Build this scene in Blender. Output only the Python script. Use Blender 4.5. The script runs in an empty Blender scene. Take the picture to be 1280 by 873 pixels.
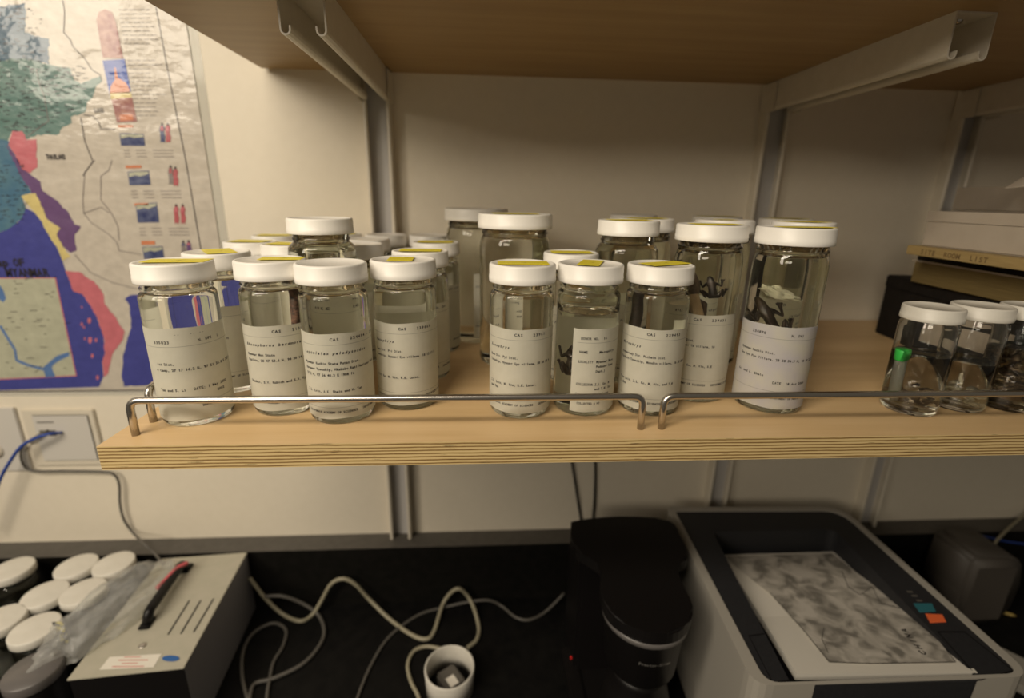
import bpy, bmesh, math, random
from mathutils import Vector, Matrix, noise
random.seed(7)
PI = math.pi
SC = bpy.context.scene
COL = SC.collection

# ------------------------------------------------------------------ camera
CAM = Vector((0.40825, -0.48953, 0.26193))
PITCH, YAW, ROLL, FPX = -0.28835, 0.06463, 0.01743, 609.955
fw = Vector((math.sin(YAW)*math.cos(PITCH), math.cos(YAW)*math.cos(PITCH), math.sin(PITCH)))
r0 = Vector((math.cos(YAW), -math.sin(YAW), 0)); u0 = r0.cross(fw)
rt = r0*math.cos(ROLL)+u0*math.sin(ROLL); up = -r0*math.sin(ROLL)+u0*math.cos(ROLL)
cd = bpy.data.cameras.new('camera'); cam = bpy.data.objects.new('camera', cd); COL.objects.link(cam)
cam.matrix_world = Matrix(((rt.x, up.x, -fw.x, CAM.x), (rt.y, up.y, -fw.y, CAM.y), (rt.z, up.z, -fw.z, CAM.z), (0, 0, 0, 1)))
cd.sensor_width = 36; cd.lens = FPX/1280*36; cd.shift_y = -10/1280; cd.clip_start = 0.01
cd.dof.use_dof = True; cd.dof.focus_distance = 0.58; cd.dof.aperture_fstop = 2.1
SC.camera = cam

def at(x, y, axis, v):
    """photo pixel -> point of the plane axis = v"""
    d = fw*FPX + rt*(x-640) - up*(y-426.5)
    return CAM + d*((v-CAM[axis])/d[axis])

# ------------------------------------------------------------------ light
w = bpy.data.worlds.new('room_air'); SC.world = w; w.use_nodes = True
bg = w.node_tree.nodes['Background']; bg.inputs[0].default_value = (1.0, 0.88, 0.68, 1); bg.inputs[1].default_value = 0.09

def area(name, loc, target, sx, sy, power, col=(1.0, 0.88, 0.71)):
    l = bpy.data.lights.new(name, 'AREA'); l.shape = 'RECTANGLE'; l.size = sx; l.size_y = sy
    l.energy = power; l.color = col
    o = bpy.data.objects.new(name, l); COL.objects.link(o); o.location = loc
    o.rotation_euler = (Vector(target)-Vector(loc)).to_track_quat('-Z', 'Y').to_euler()
    return o
area('ceiling_light_near', (-0.45, -0.95, 1.35), (-0.40, -0.5, 0), 1.2, 0.3, 25)
area('ceiling_light_far', (-1.5, -2.9, 1.35), (-0.3, 0, 0.3), 1.3, 0.5, 26)
area('ceiling_light_left', (-1.7, -1.4, 1.3), (-0.3, 0.4, 0), 0.5, 1.2, 25)

SC.view_settings.view_transform = 'Standard'; SC.view_settings.look = 'None'
SC.view_settings.gamma = 1; SC.view_settings.use_curve_mapping = False
SC.view_settings.exposure = 0.0
cy = SC.cycles
cy.max_bounces = 28; cy.transmission_bounces = 26; cy.transparent_max_bounces = 24; cy.glossy_bounces = 8; cy.diffuse_bounces = 5
cy.sample_clamp_indirect = 6; cy.caustics_reflective = True; cy.caustics_refractive = True; cy.blur_glossy = 0.3

# ------------------------------------------------------------------ materials
def mat(name, col, rough=0.5, metal=0.0, spec=None, **kw):
    m = bpy.data.materials.new(name); m.use_nodes = True
    b = m.node_tree.nodes['Principled BSDF']
    b.inputs['Base Color'].default_value = (*col, 1); b.inputs['Roughness'].default_value = rough; b.inputs['Metallic'].default_value = metal
    if spec is not None: b.inputs['Specular IOR Level'].default_value = spec
    for k, v in kw.items(): b.inputs[k.replace('_', ' ')].default_value = v
    return m
def N(m, t): return m.node_tree.nodes.new(t)
def L(m, a, b): m.node_tree.links.new(a, b)
def bsdf(m): return m.node_tree.nodes['Principled BSDF']
def coords(m, scale=(1, 1, 1), kind='Object'):
    tc = N(m, 'ShaderNodeTexCoord'); mp = N(m, 'ShaderNodeMapping'); mp.inputs['Scale'].default_value = scale
    L(m, tc.outputs[kind], mp.inputs['Vector']); return mp.outputs['Vector']
def noise_tex(m, vec, scale, detail=3):
    n = N(m, 'ShaderNodeTexNoise'); n.inputs['Scale'].default_value = scale; n.inputs['Detail'].default_value = detail
    L(m, vec, n.inputs['Vector']); return n.outputs['Fac']
def ramp(m, fac, stops):
    r = N(m, 'ShaderNodeValToRGB'); e = r.color_ramp.elements
    while len(e) < len(stops): e.new(0.5)
    for i, (p, c) in enumerate(stops): e[i].position = p; e[i].color = (*c, 1)
    L(m, fac, r.inputs[0]); return r.outputs[0]
def bump(m, h, strength, dist=0.001):
    b = N(m, 'ShaderNodeBump'); b.inputs['Strength'].default_value = strength; b.inputs['Distance'].default_value = dist
    L(m, h, b.inputs['Height']); L(m, b.outputs[0], bsdf(m).inputs['Normal'])
def varied(name, c1, c2, scale, rough, mapscale=(1, 1, 1), bmp=0, **kw):
    m = mat(name, c1, rough, **kw); v = coords(m, mapscale); f = noise_tex(m, v, scale)
    L(m, ramp(m, f, [(0.3, c1), (0.7, c2)]), bsdf(m).inputs['Base Color'])
    if bmp: bump(m, f, bmp)
    return m

M = {}
M['wall'] = varied('cream_wall_paint', (0.74, 0.67, 0.545), (0.76, 0.69, 0.565), 60, 0.55, bmp=0.05)
def plywood_face(name, c1, c2):
    m = mat(name, c1, 0.42); v = coords(m, (2.0, 26, 26)); f = noise_tex(m, v, 1.6, 6)
    v2 = coords(m, (3, 160, 160)); f2 = noise_tex(m, v2, 2, 2)
    mx = N(m, 'ShaderNodeMath'); mx.operation = 'MULTIPLY_ADD'; mx.inputs[1].default_value = 0.25; L(m, f2, mx.inputs[0]); L(m, f, mx.inputs[2])
    L(m, ramp(m, mx.outputs[0], [(0.42, c1), (0.78, c2)]), bsdf(m).inputs['Base Color']); return m
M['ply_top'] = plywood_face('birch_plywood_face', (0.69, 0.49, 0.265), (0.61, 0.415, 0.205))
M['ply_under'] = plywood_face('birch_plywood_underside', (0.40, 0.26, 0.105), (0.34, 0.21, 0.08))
def ply_edge():
    m = mat('birch_plywood_edge', (0.6, 0.4, 0.2), 0.6)
    tc = N(m, 'ShaderNodeTexCoord'); sp = N(m, 'ShaderNodeSeparateXYZ'); L(m, tc.outputs['Object'], sp.inputs[0])
    nz = noise_tex(m, coords(m, (9, 9, 40)), 2.2, 3)
    a = N(m, 'ShaderNodeMath'); a.operation = 'MULTIPLY_ADD'; a.inputs[1].default_value = 0.0022; L(m, nz, a.inputs[0]); L(m, sp.outputs[2], a.inputs[2])
    s = N(m, 'ShaderNodeMath'); s.operation = 'MULTIPLY'; s.inputs[1].default_value = 2*PI/0.00402; L(m, a.outputs[0], s.inputs[0])
    c = N(m, 'ShaderNodeMath'); c.operation = 'SINE'; L(m, s.outputs[0], c.inputs[0])
    k = N(m, 'ShaderNodeMath'); k.operation = 'MULTIPLY_ADD'; k.inputs[1].default_value = 0.5; k.inputs[2].default_value = 0.5; L(m, c.outputs[0], k.inputs[0])
    fine = noise_tex(m, coords(m, (30, 30, 600)), 3, 4)
    k2 = N(m, 'ShaderNodeMath'); k2.operation = 'MULTIPLY_ADD'; k2.inputs[1].default_value = 0.35; L(m, fine, k2.inputs[0]); L(m, k.outputs[0], k2.inputs[2])
    base = ramp(m, k2.outputs[0], [(0.22, (0.20, 0.11, 0.035)), (0.5, (0.53, 0.37, 0.15)), (1.0, (0.70, 0.53, 0.26))])
    vo = noise_tex(m, coords(m, (9, 9, 330)), 2.6, 1)
    hole = ramp(m, vo, [(0.70, (0, 0, 0)), (0.72, (1, 1, 1))])
    mx = N(m, 'ShaderNodeMix'); mx.data_type = 'RGBA'; mx.inputs['B'].default_value = (0.03, 0.015, 0.006, 1)
    L(m, hole, mx.inputs['Factor']); L(m, base, mx.inputs['A']); L(m, mx.outputs['Result'], bsdf(m).inputs['Base Color'])
    return m
M['ply_edge'] = ply_edge()
M['steel'] = mat('brushed_steel', (0.60, 0.56, 0.51), 0.27, 1.0)
M['cream_metal'] = varied('cream_powder_coat', (0.66, 0.60, 0.49), (0.70, 0.64, 0.53), 60, 0.38)
M['slot'] = mat('standard_web_grey', (0.52, 0.50, 0.48), 0.5)
M['dark'] = mat('slot_black', (0.01, 0.01, 0.01), 0.6)
M['lid'] = varied('white_plastic_lid', (0.83, 0.80, 0.74), (0.86, 0.83, 0.77), 30, 0.38)
M['old_lid'] = varied('aged_white_plastic_lid', (0.62, 0.59, 0.52), (0.69, 0.66, 0.59), 40, 0.42)
M['yellow'] = varied('yellow_sticker', (0.72, 0.60, 0.02), (0.78, 0.66, 0.04), 200, 0.5)
M['label'] = varied('label_paper', (0.76, 0.73, 0.61), (0.81, 0.78, 0.66), 70, 0.65)
M['label_lilac'] = varied('stained_label_paper', (0.76, 0.73, 0.62), (0.66, 0.63, 0.66), 28, 0.65)
for k_ in ('label', 'label_lilac'):    # paper lets some light through
    m = M[k_]; tl_ = N(m, 'ShaderNodeBsdfTranslucent'); mx_ = N(m, 'ShaderNodeMixShader'); mx_.inputs[0].default_value = 0.38
    cl = [l for l in m.node_tree.links if l.to_socket == bsdf(m).inputs['Base Color']][0].from_socket
    L(m, cl, tl_.inputs[0]); L(m, bsdf(m).outputs[0], mx_.inputs[1]); L(m, tl_.outputs[0], mx_.inputs[2]); L(m, mx_.outputs[0], m.node_tree.nodes['Material Output'].inputs['Surface'])
M['ink'] = mat('typewriter_ink', (0.025, 0.022, 0.02), 0.7)
M['ink_soft'] = mat('sticker_pencil', (0.35, 0.27, 0.02), 0.7)
def glass(name, col, ior=1.42):
    m = mat(name, col, 0.0); b = bsdf(m); b.inputs['Transmission Weight'].default_value = 1; b.inputs['IOR'].default_value = ior
    return m
M['glass'] = glass('clear_jar_glass', (0.965, 0.975, 0.91))
M['glass_old'] = glass('greenish_jar_glass', (0.95, 0.96, 0.87))
M['glass_thin'] = glass('thin_jar_glass', (0.97, 0.98, 0.97), 1.47)
M['alcohol'] = glass('alcohol', (0.95, 0.93, 0.86), 1.36)
M['frog_dark'] = varied('dark_mottled_skin', (0.015, 0.010, 0.007), (0.055, 0.035, 0.022), 140, 0.4)
M['frog_brown'] = varied('brown_mottled_skin', (0.07, 0.045, 0.03), (0.17, 0.11, 0.07), 120, 0.4)
M['frog_pale'] = varied('pale_belly_skin', (0.55, 0.38, 0.20), (0.62, 0.46, 0.27), 60, 0.45)
M['cotton'] = varied('cotton_wool', (0.60, 0.57, 0.40), (0.70, 0.66, 0.50), 120, 0.9)
M['snake'] = varied('reddish_scaled_skin', (0.02, 0.012, 0.01), (0.26, 0.13, 0.09), 330, 0.5)
M['green_cap'] = mat('green_vial_cap', (0.03, 0.42, 0.06), 0.4)
M['vial'] = mat('translucent_vial_plastic', (0.60, 0.60, 0.54), 0.35, Transmission_Weight=0.35)
M['debris'] = varied('brown_leaf_litter', (0.05, 0.03, 0.015), (0.24, 0.17, 0.09), 90, 0.7)
M['debris_pale'] = varied('pale_fish_scraps', (0.45, 0.40, 0.28), (0.58, 0.52, 0.38), 90, 0.6)
M['bench'] = varied('black_epoxy_resin', (0.004, 0.004, 0.004), (0.008, 0.0075, 0.007), 40, 0.5, spec=0.12)
M['black'] = mat('black_plastic', (0.007, 0.006, 0.006), 0.36, spec=0.28)
M['black_rough'] = varied('black_textured_card', (0.010, 0.008, 0.007), (0.016, 0.013, 0.011), 80, 0.75, spec=0.2)
M['box_top'] = varied('putty_painted_steel', (0.41, 0.39, 0.31), (0.45, 0.42, 0.34), 50, 0.5)
M['box_side'] = mat('dark_grey_painted_steel', (0.34, 0.34, 0.38), 0.5)
M['printer_white'] = mat('printer_white_plastic', (0.37, 0.345, 0.30), 0.45)
M['printer_dark'] = varied('printer_charcoal_plastic', (0.020, 0.020, 0.022), (0.025, 0.025, 0.027), 200, 0.5, spec=0.3)
M['paper'] = mat('white_paper', (0.74, 0.70, 0.62), 0.6)
M['cord'] = mat('beige_cord', (0.33, 0.30, 0.21), 0.5)
M['cord_grey'] = mat('grey_cord', (0.10, 0.092, 0.08), 0.5)
M['cord_blue'] = mat('blue_cord', (0.02, 0.06, 0.32), 0.4)
M['cord_black'] = mat('black_cord', (0.01, 0.01, 0.01), 0.5)
M['outlet'] = mat('ivory_outlet_plastic', (0.66, 0.60, 0.49), 0.35)
M['outlet_grey'] = mat('pale_grey_outlet_plastic', (0.60, 0.57, 0.52), 0.35)
M['board'] = varied('yellowed_wood_board', (0.30, 0.21, 0.085), (0.36, 0.26, 0.11), 30, 0.6, (1, 1, 12))
M['pages'] = varied('yellowed_page_edges', (0.22, 0.16, 0.06), (0.14, 0.10, 0.035), 14, 0.7, (1, 1, 60))
M['carton'] = varied('off_white_carton', (0.40, 0.34, 0.27), (0.43, 0.37, 0.30), 30, 0.6)  # carton, like board and pages above, darkened in colour to carry lens vignetting
M['red_glow'] = mat('red_switch', (0.6, 0.02, 0.02), 0.3); bsdf(M['red_glow']).inputs['Emission Color'].default_value = (1, 0.03, 0.02, 1); bsdf(M['red_glow']).inputs['Emission Strength'].default_value = 0.5
M['teal'] = mat('teal_button', (0.03, 0.15, 0.18), 0.4); M['orange'] = mat('orange_button', (0.85, 0.16, 0.05), 0.4)
M['pink'] = mat('pink_strip', (0.75, 0.13, 0.16), 0.4); M['blue'] = mat('blue_ellipse', (0.02, 0.11, 0.35), 0.4); M['red_ink'] = mat('red_ink', (0.6, 0.2, 0.17), 0.6)
M['silver'] = mat('silver_print', (0.5, 0.48, 0.45), 0.35, 0.8)
m = mat('clear_plastic_film', (0.8, 0.8, 0.78), 0.08); nt = m.node_tree
tr = N(m, 'ShaderNodeBsdfTransparent'); tr.inputs[0].default_value = (0.93, 0.93, 0.91, 1)
mxs = N(m, 'ShaderNodeMixShader'); mxs.inputs[0].default_value = 0.24
L(m, tr.outputs[0], mxs.inputs[1]); L(m, bsdf(m).outputs[0], mxs.inputs[2]); L(m, mxs.outputs[0], nt.nodes['Material Output'].inputs['Surface'])
M['film'] = m

# ------------------------------------------------------------------ mesh helpers
def link(name, me, mats, parent=None, smooth=False, loc=None):
    o = bpy.data.objects.new(name, me); COL.objects.link(o)
    for x in (mats if isinstance(mats, (list, tuple)) else [mats]): me.materials.append(M[x] if isinstance(x, str) else x)
    if smooth: me.shade_smooth()
    if parent: o.parent = parent
    if loc is not None: o.location = loc
    return o
def fin(name, bm, mats, parent=None, smooth=False, loc=None):
    me = bpy.data.meshes.new(name); bmesh.ops.recalc_face_normals(bm, faces=bm.faces); bm.to_mesh(me); bm.free()
    return link(name, me, mats, parent, smooth, loc)
def tag(o, label=None, cat=None, group=None, kind=None):
    if label: o['label'] = label
    if cat: o['category'] = cat
    if group: o['group'] = group
    if kind: o['kind'] = kind
    return o
def empty(name, loc, label, cat, group=None, rz=0, kind=None):
    o = bpy.data.objects.new(name, None); COL.objects.link(o); o.location = loc; o.rotation_euler = (0, 0, rz); o.empty_display_size = 0.02
    return tag(o, label, cat, group, kind)
def box(bm, x0, x1, y0, y1, z0, z1, mi=0, bev=0):
    b2 = bmesh.new() if bev else bm
    vs = [b2.verts.new(p) for p in ((x0, y0, z0), (x1, y0, z0), (x1, y1, z0), (x0, y1, z0), (x0, y0, z1), (x1, y0, z1), (x1, y1, z1), (x0, y1, z1))]
    fs = [b2.faces.new([vs[i] for i in f]) for f in ((0, 3, 2, 1), (4, 5, 6, 7), (0, 1, 5, 4), (1, 2, 6, 5), (2, 3, 7, 6), (3, 0, 4, 7))]
    for f in fs: f.material_index = mi
    if bev:
        bmesh.ops.bevel(b2, geom=b2.edges[:], offset=bev, segments=2, affect='EDGES')
        merge(bm, b2, mi)
    return fs
def merge(bm, b2, mi=0, mtx=None):
    mp = {}
    for v in b2.verts: mp[v] = bm.verts.new(mtx @ v.co if mtx else v.co)
    for f in b2.faces:
        try: g = bm.faces.new([mp[v] for v in f.verts]); g.material_index = mi; g.smooth = f.smooth
        except ValueError: pass
    b2.free()
def lathe(bm, prof, seg=48, mi=0, cx=0, cy_=0, close=False, smooth=True):
    rings = []
    for r, z in prof:
        if r < 1e-6: rings.append([bm.verts.new((cx, cy_, z))])
        else: rings.append([bm.verts.new((cx+r*math.cos(2*PI*i/seg), cy_+r*math.sin(2*PI*i/seg), z)) for i in range(seg)])
    pr = list(zip(rings, rings[1:]))
    if close: pr.append((rings[-1], rings[0]))
    for a, b in pr:
        for i in range(seg):
            j = (i+1) % seg
            q = [a[0] if len(a) == 1 else a[i], a[0] if len(a) == 1 else a[j], b[0] if len(b) == 1 else b[j], b[0] if len(b) == 1 else b[i]]
            q = list(dict.fromkeys(q))
            if len(q) > 2:
                f = bm.faces.new(q); f.material_index = mi; f.smooth = smooth
def catmull(pts, n=8):
    pts = [Vector(p) for p in pts]; P = [2*pts[0]-pts[1]]+pts+[2*pts[-1]-pts[-2]]; out = []
    for i in range(1, len(P)-2):
        for k in range(n):
            t = k/n; a, b, c, d = P[i-1:i+3]
            out.append(0.5*((2*b)+(c-a)*t+(2*a-5*b+4*c-d)*t*t+(3*b-3*c+d-a)*t**3))
    return out+[pts[-1]]
def tube(bm, pts, r, seg=10, mi=0, caps=True):
    pts = [Vector(p) for p in pts]; n = len(pts); rings = []; nrm = None
    rr = r if callable(r) else (lambda t: r)
    for i, p in enumerate(pts):
        t = (pts[min(i+1, n-1)]-pts[max(i-1, 0)]).normalized()
        if nrm is None: nrm = t.orthogonal().normalized()
        nrm = (nrm-t*nrm.dot(t)).normalized(); b = t.cross(nrm); R = rr(i/(n-1))
        rings.append([bm.verts.new(p+(nrm*math.cos(2*PI*k/seg)+b*math.sin(2*PI*k/seg))*R) for k in range(seg)])
    for a, b in zip(rings, rings[1:]):
        for k in range(seg):
            f = bm.faces.new((a[k], a[(k+1) % seg], b[(k+1) % seg], b[k])); f.smooth = True; f.material_index = mi
    if caps:
        for q in (rings[0][::-1], rings[-1]):
            f = bm.faces.new(q); f.material_index = mi
def bent(pts, rad, n=6):
    """polyline with rounded corners"""
    pts = [Vector(p) for p in pts]; out = [pts[0]]
    for i in range(1, len(pts)-1):
        a, b, c = pts[i-1:i+2]; d1 = (a-b).normalized(); d2 = (c-b).normalized()
        p, q = b+d1*rad, b+d2*rad
        for k in range(n+1):
            t = k/n; out.append((1-t)**2*p+2*t*(1-t)*b+t*t*q)
    return out+[pts[-1]]
def prism(bm, poly, z0, z1, mi=0, bev=0):
    b2 = bmesh.new()
    lo = [b2.verts.new((x, y, z0)) for x, y in poly]; hi = [b2.verts.new((x, y, z1)) for x, y in poly]
    b2.faces.new(lo[::-1]); top = b2.faces.new(hi); n = len(poly)
    for i in range(n): b2.faces.new((lo[i], lo[(i+1) % n], hi[(i+1) % n], hi[i]))
    if bev: bmesh.ops.bevel(b2, geom=list(top.edges), offset=bev, segments=3, affect='EDGES')
    merge(bm, b2, mi)
def mapped(bm2, mtx, bm, mi=0): merge(bm, bm2, mi, mtx)

# glyphs: one flat mesh per character, laid by hand so that lines are evenly spaced like a typewriter's
_gl = {}
def glyph(ch):
    if ch not in _gl:
        cu = bpy.data.curves.new('g', 'FONT'); cu.body = ch; cu.size = 1; cu.resolution_u = 2; cu.offset = 0.034; cu.align_x = 'CENTER'
        o = bpy.data.objects.new('g', cu); me = o.to_mesh()
        _gl[ch] = ([(v.co.x, v.co.y) for v in me.vertices], [tuple(p.vertices) for p in me.polygons])
        o.to_mesh_clear(); bpy.data.objects.remove(o); bpy.data.curves.remove(cu)
    return _gl[ch]
def text(bm, s, f, pitch, size, mi, x0=0, y0=0, slant=0, wide=0.95):
    """f(x, y) -> 3D point; evenly pitched characters from (x0, y0)"""
    for i, ch in enumerate(s):
        if ch == ' ': continue
        vs, ps = glyph(ch); cx = x0+(i+0.5)*pitch
        wmax = max(v[0] for v in vs)-min(v[0] for v in vs); k = min(1, pitch*wide/(wmax*size)) if wmax*size > 0 else 1
        if ch in 'Iil1.,' : k = 1
        nv = [bm.verts.new(f(cx+(x*k+y*slant)*size, y0+y*size)) for x, y in vs]
        for p in ps:
            try: q = bm.faces.new([nv[j] for j in p]); q.material_index = mi
            except ValueError: pass

# ------------------------------------------------------------------ the setting
D = 0.562; ZT = 0.483; ZC = -0.553; YC = 0.507; ZB = -0.715
bm = bmesh.new(); box(bm, -2.2, 3.6, D, D+0.12, ZC-0.01, 1.6); tag(fin('wall_back', bm, 'wall'), kind='structure')
bm = bmesh.new(); fs = box(bm, -2.2, 3.6, YC, D+0.12, ZB, ZC); fs[1].material_index = 1
M['curb'] = varied('black_resin_curb', (0.006, 0.006, 0.005), (0.010, 0.009, 0.008), 60, 0.45, spec=0.15)
M['curb_top'] = varied('resin_curb_top_painted_reflection', (0.075, 0.068, 0.058), (0.095, 0.086, 0.075), 60, 0.6)  # black resin as well; reflected light painted in as a paler grey
tag(fin('trim_1', bm, ['curb', 'curb_top']), kind='structure')
bm = bmesh.new(); box(bm, -2.2, 3.6, -0.28, YC, ZB-0.03, ZB)
tag(fin('laboratory_worktop', bm, 'bench'), 'black resin laboratory worktop under the shelf, carrying the machines', 'worktop')

def shelf(name, z0, z1, x0, x1, y0, y1, top, under, label):
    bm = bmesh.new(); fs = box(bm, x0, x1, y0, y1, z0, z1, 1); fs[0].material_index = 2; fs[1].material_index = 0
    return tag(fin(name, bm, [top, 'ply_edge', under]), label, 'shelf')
shelf('plywood_shelf', -0.0282, 0, 0, 3.2, 0, D-0.004, 'ply_top', 'ply_under', 'birch plywood shelf with striped edge, holding the specimen jars')
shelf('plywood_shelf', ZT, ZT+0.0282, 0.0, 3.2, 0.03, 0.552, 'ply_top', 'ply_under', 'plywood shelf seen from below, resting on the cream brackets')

bm = bmesh.new(); box(bm, -2.2, 3.6, -2.6, D+0.12, -1.65, -1.60); tag(fin('floor', bm, mat('dark_floor', (0.12, 0.10, 0.08), 0.6)), kind='structure')
bm = bmesh.new(); box(bm, -2.2, 3.6, -0.24, 0.50, -1.60, ZB-0.03); tag(fin('bench_cabinet', bm, mat('cabinet_front', (0.30, 0.26, 0.20), 0.5)), 'closed bench cabinet carrying the black worktop', 'cabinet')
# wall standards: C channels with rolled lips
def channel_section(wd, h, lip, t, rl):
    """open towards -h; returns closed outline (a, b) : a across, b depth (0 = back)"""
    o = []; hw = wd/2
    outer = [(-hw, 0), (-hw, h-rl)]
    for k in range(1, 7):
        a = PI-k*PI/6; outer.append((-hw+rl+rl*math.cos(a), h-rl+rl*math.sin(a)))
    outer.append((-hw+2*rl, h-rl-lip))
    inner = [(-hw+2*rl-t, h-rl-lip)]
    for k in range(0, 7):
        a = k*PI/6; inner.append((-hw+rl+(rl-t)*math.cos(a), h-rl+(rl-t)*math.sin(a)))
    inner.append((-hw+t, t))
    half = outer+inner
    return half+[(-x, y) for x, y in reversed(half)]
def loft(bm, sect, f0, f1, mi=0):
    a = [bm.verts.new(f0(*p)) for p in sect]; b = [bm.verts.new(f1(*p)) for p in sect]; n = len(sect)
    for i in range(n):
        f = bm.faces.new((a[i], a[(i+1) % n], b[(i+1) % n], b[i])); f.material_index = mi
    bm.faces.new(a[::-1]).material_index = mi; bm.faces.new(b).material_index = mi
def standard(xc, label, group='wall standards behind the shelves'):
    t = empty('wall_standard', (xc, D, ZC+0.01), label, 'shelf standard', group)
    bm = bmesh.new(); s = channel_section(0.052, 0.026, 0.003, 0.0016, 0.0042)
    top = 1.5-ZC; loft(bm, s, lambda a, b: (a, -b, -0.018), lambda a, b: (a, -b, top))
    fin('channel', bm, 'cream_metal', t)
    bm = bmesh.new(); box(bm, -0.0235, 0.0235, -0.0024, -0.0017, -0.016, top, 0)
    fin('slotted_web', bm, ['slot', 'dark'], t)
XS = (0.209, 1.000, 1.413)
standard(XS[0], 'left cream slotted wall standard, its rounded ends showing below the shelf')
standard(XS[1], 'middle cream slotted wall standard, rising behind the tallest jars')
standard(XS[2], 'right cream slotted wall standard, beside the pile of boxes')
def bracket(xc, label):
    t = empty('shelf_bracket', (xc, D-0.03, ZT), label, 'shelf bracket', 'cream brackets under the upper shelf')
    bm = bmesh.new(); s = channel_section(0.052, 0.052, 0.004, 0.0020, 0.0062)
    loft(bm, s, lambda a, b: (a, 0.0, -b), lambda a, b: (a, -0.385, -b))
    fin('arm', bm, 'cream_metal', t)
    for sx in (-1, 1):
        bm = bmesh.new(); box(bm, sx*0.0285-0.0015, sx*0.0285+0.0015, -0.022, 0.026, -0.054, -0.001, 0, bev=0.0008); fin('hook_plate', bm, 'cream_metal', t)
    bm = bmesh.new(); lathe(bm, [(0, -0.0055), (0.004, -0.0055), (0.0055, -0.003), (0.0055, -0.001)], 16, 0, 0, -0.36); fin('screw', bm, 'steel', t, True)
bracket(XS[0], 'cream channel bracket at the left, pointing at the map side')
bracket(XS[1], 'cream channel bracket right of the middle, over the tallest jars')
bracket(XS[2], 'dim cream bracket at the far right, over the pile of boxes')

# guard rails
ZR = 0.0415
def rail(pts, label, rad=0.0125):
    bm = bmesh.new(); tube(bm, bent(pts, rad), 0.0041, 14); tag(fin('guard_rail', bm, 'steel'), label, 'guard rail', 'steel guard rails on the shelf')
rail([(0.0235, 0.026, 0.0), (0.0235, 0.026, ZR), (0.596, 0.026, ZR), (0.596, 0.026, 0.0)], 'long bent steel rod rail along the front edge at the left')
rail([(0.621, 0.026, 0.0), (0.621, 0.026, ZR), (1.30, 0.026, ZR), (1.30, 0.026, 0.0)], 'bent steel rod rail at the front right, before the three small jars')
rail([(0.0215, 0.060, 0.0), (0.0215, 0.060, ZR), (0.0215, 0.50, ZR), (0.0215, 0.50, 0.0)], 'steel rod rail running back along the left end of the shelf')

# ------------------------------------------------------------------ jars
def short_profile(R=0.0385, H=0.1865, rl=0.0401, lidh=0.0215, level=None):
    s = H-lidh; nk = R*0.885
    out = [(0, 0.0012), (R*0.80, 0.0012), (R*0.86, 0.0), (R*0.93, 0.0008), (R*0.985, 0.0045), (R, 0.010), (R, s-0.019), (R*0.992, s-0.0155), (R*0.96, s-0.0125),
           (nk+0.001, s-0.0105), (nk, s-0.009), (nk+0.0016, s-0.0075), (nk+0.0016, s-0.0055), (nk, s-0.004), (nk, s+0.014)]
    lv = s-0.014 if level is None else level
    inn = [(nk-0.0028, s+0.014), (nk-0.0028, s-0.008)]
    if lv < s-0.02: inn += [(R-0.0035, s-0.017), (R-0.0032, lv+0.002), (R-0.0045, lv), (0, lv)]
    else: inn += [(nk-0.0028, lv+0.0015), (nk-0.004, lv), (0, lv)]
    return out+inn
def tall_profile(R=0.0425, H=0.232, rl=0.0445, lidh=0.0205, bulge=0.0):
    s = H-lidh; nk = R*0.90; B = R+bulge
    out = [(0, 0.0014), (B*0.80, 0.0014), (B*0.87, 0.0), (B*0.94, 0.001), (B*0.985, 0.005), (B, 0.011), (B, s-0.030), (B*0.995, s-0.024), (B*0.97, s-0.0185), ((B+nk)/2, s-0.0145),
           (nk+0.0006, s-0.0115), (nk, s-0.0095), (nk+0.0018, s-0.008), (nk+0.0018, s-0.006), (nk, s-0.0045), (nk, s+0.014)]
    lv = s-0.015
    return out+[(nk-0.003, s+0.014), (nk-0.003, lv+0.0015), (nk-0.0045, lv), (0, lv)]
def lid_bm(rl, H, lidh, flat=False):
    bm = bmesh.new(); z = H-lidh
    if flat:
        lathe(bm, [(rl-0.0022, z), (rl-0.0003, z), (rl, z+0.0008), (rl, H-0.002), (rl-0.0012, H-0.0004), (rl-0.003, H), (0, H), (0, H-0.003), (rl-0.0022, H-0.003)], 56, 0, close=True); return bm
    lathe(bm, [(rl-0.0022, z), (rl-0.0003, z), (rl, z+0.0008), (rl, z+lidh*0.32), (rl-0.0004, z+lidh*0.34), (rl-0.0004, H-0.0022), (rl-0.0011, H-0.0006), (rl-0.0026, H),
               (rl-0.0042, H-0.0002), (rl-0.0052, H-0.0012), (0, H-0.0012), (0, H-0.0030), (rl-0.0022, H-0.0030)], 56, 0, close=True)
    return bm
def wrap(R, ang0):
    return lambda u, v: (R*math.sin(ang0+u/R), -R*math.cos(ang0+u/R), v)
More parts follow.
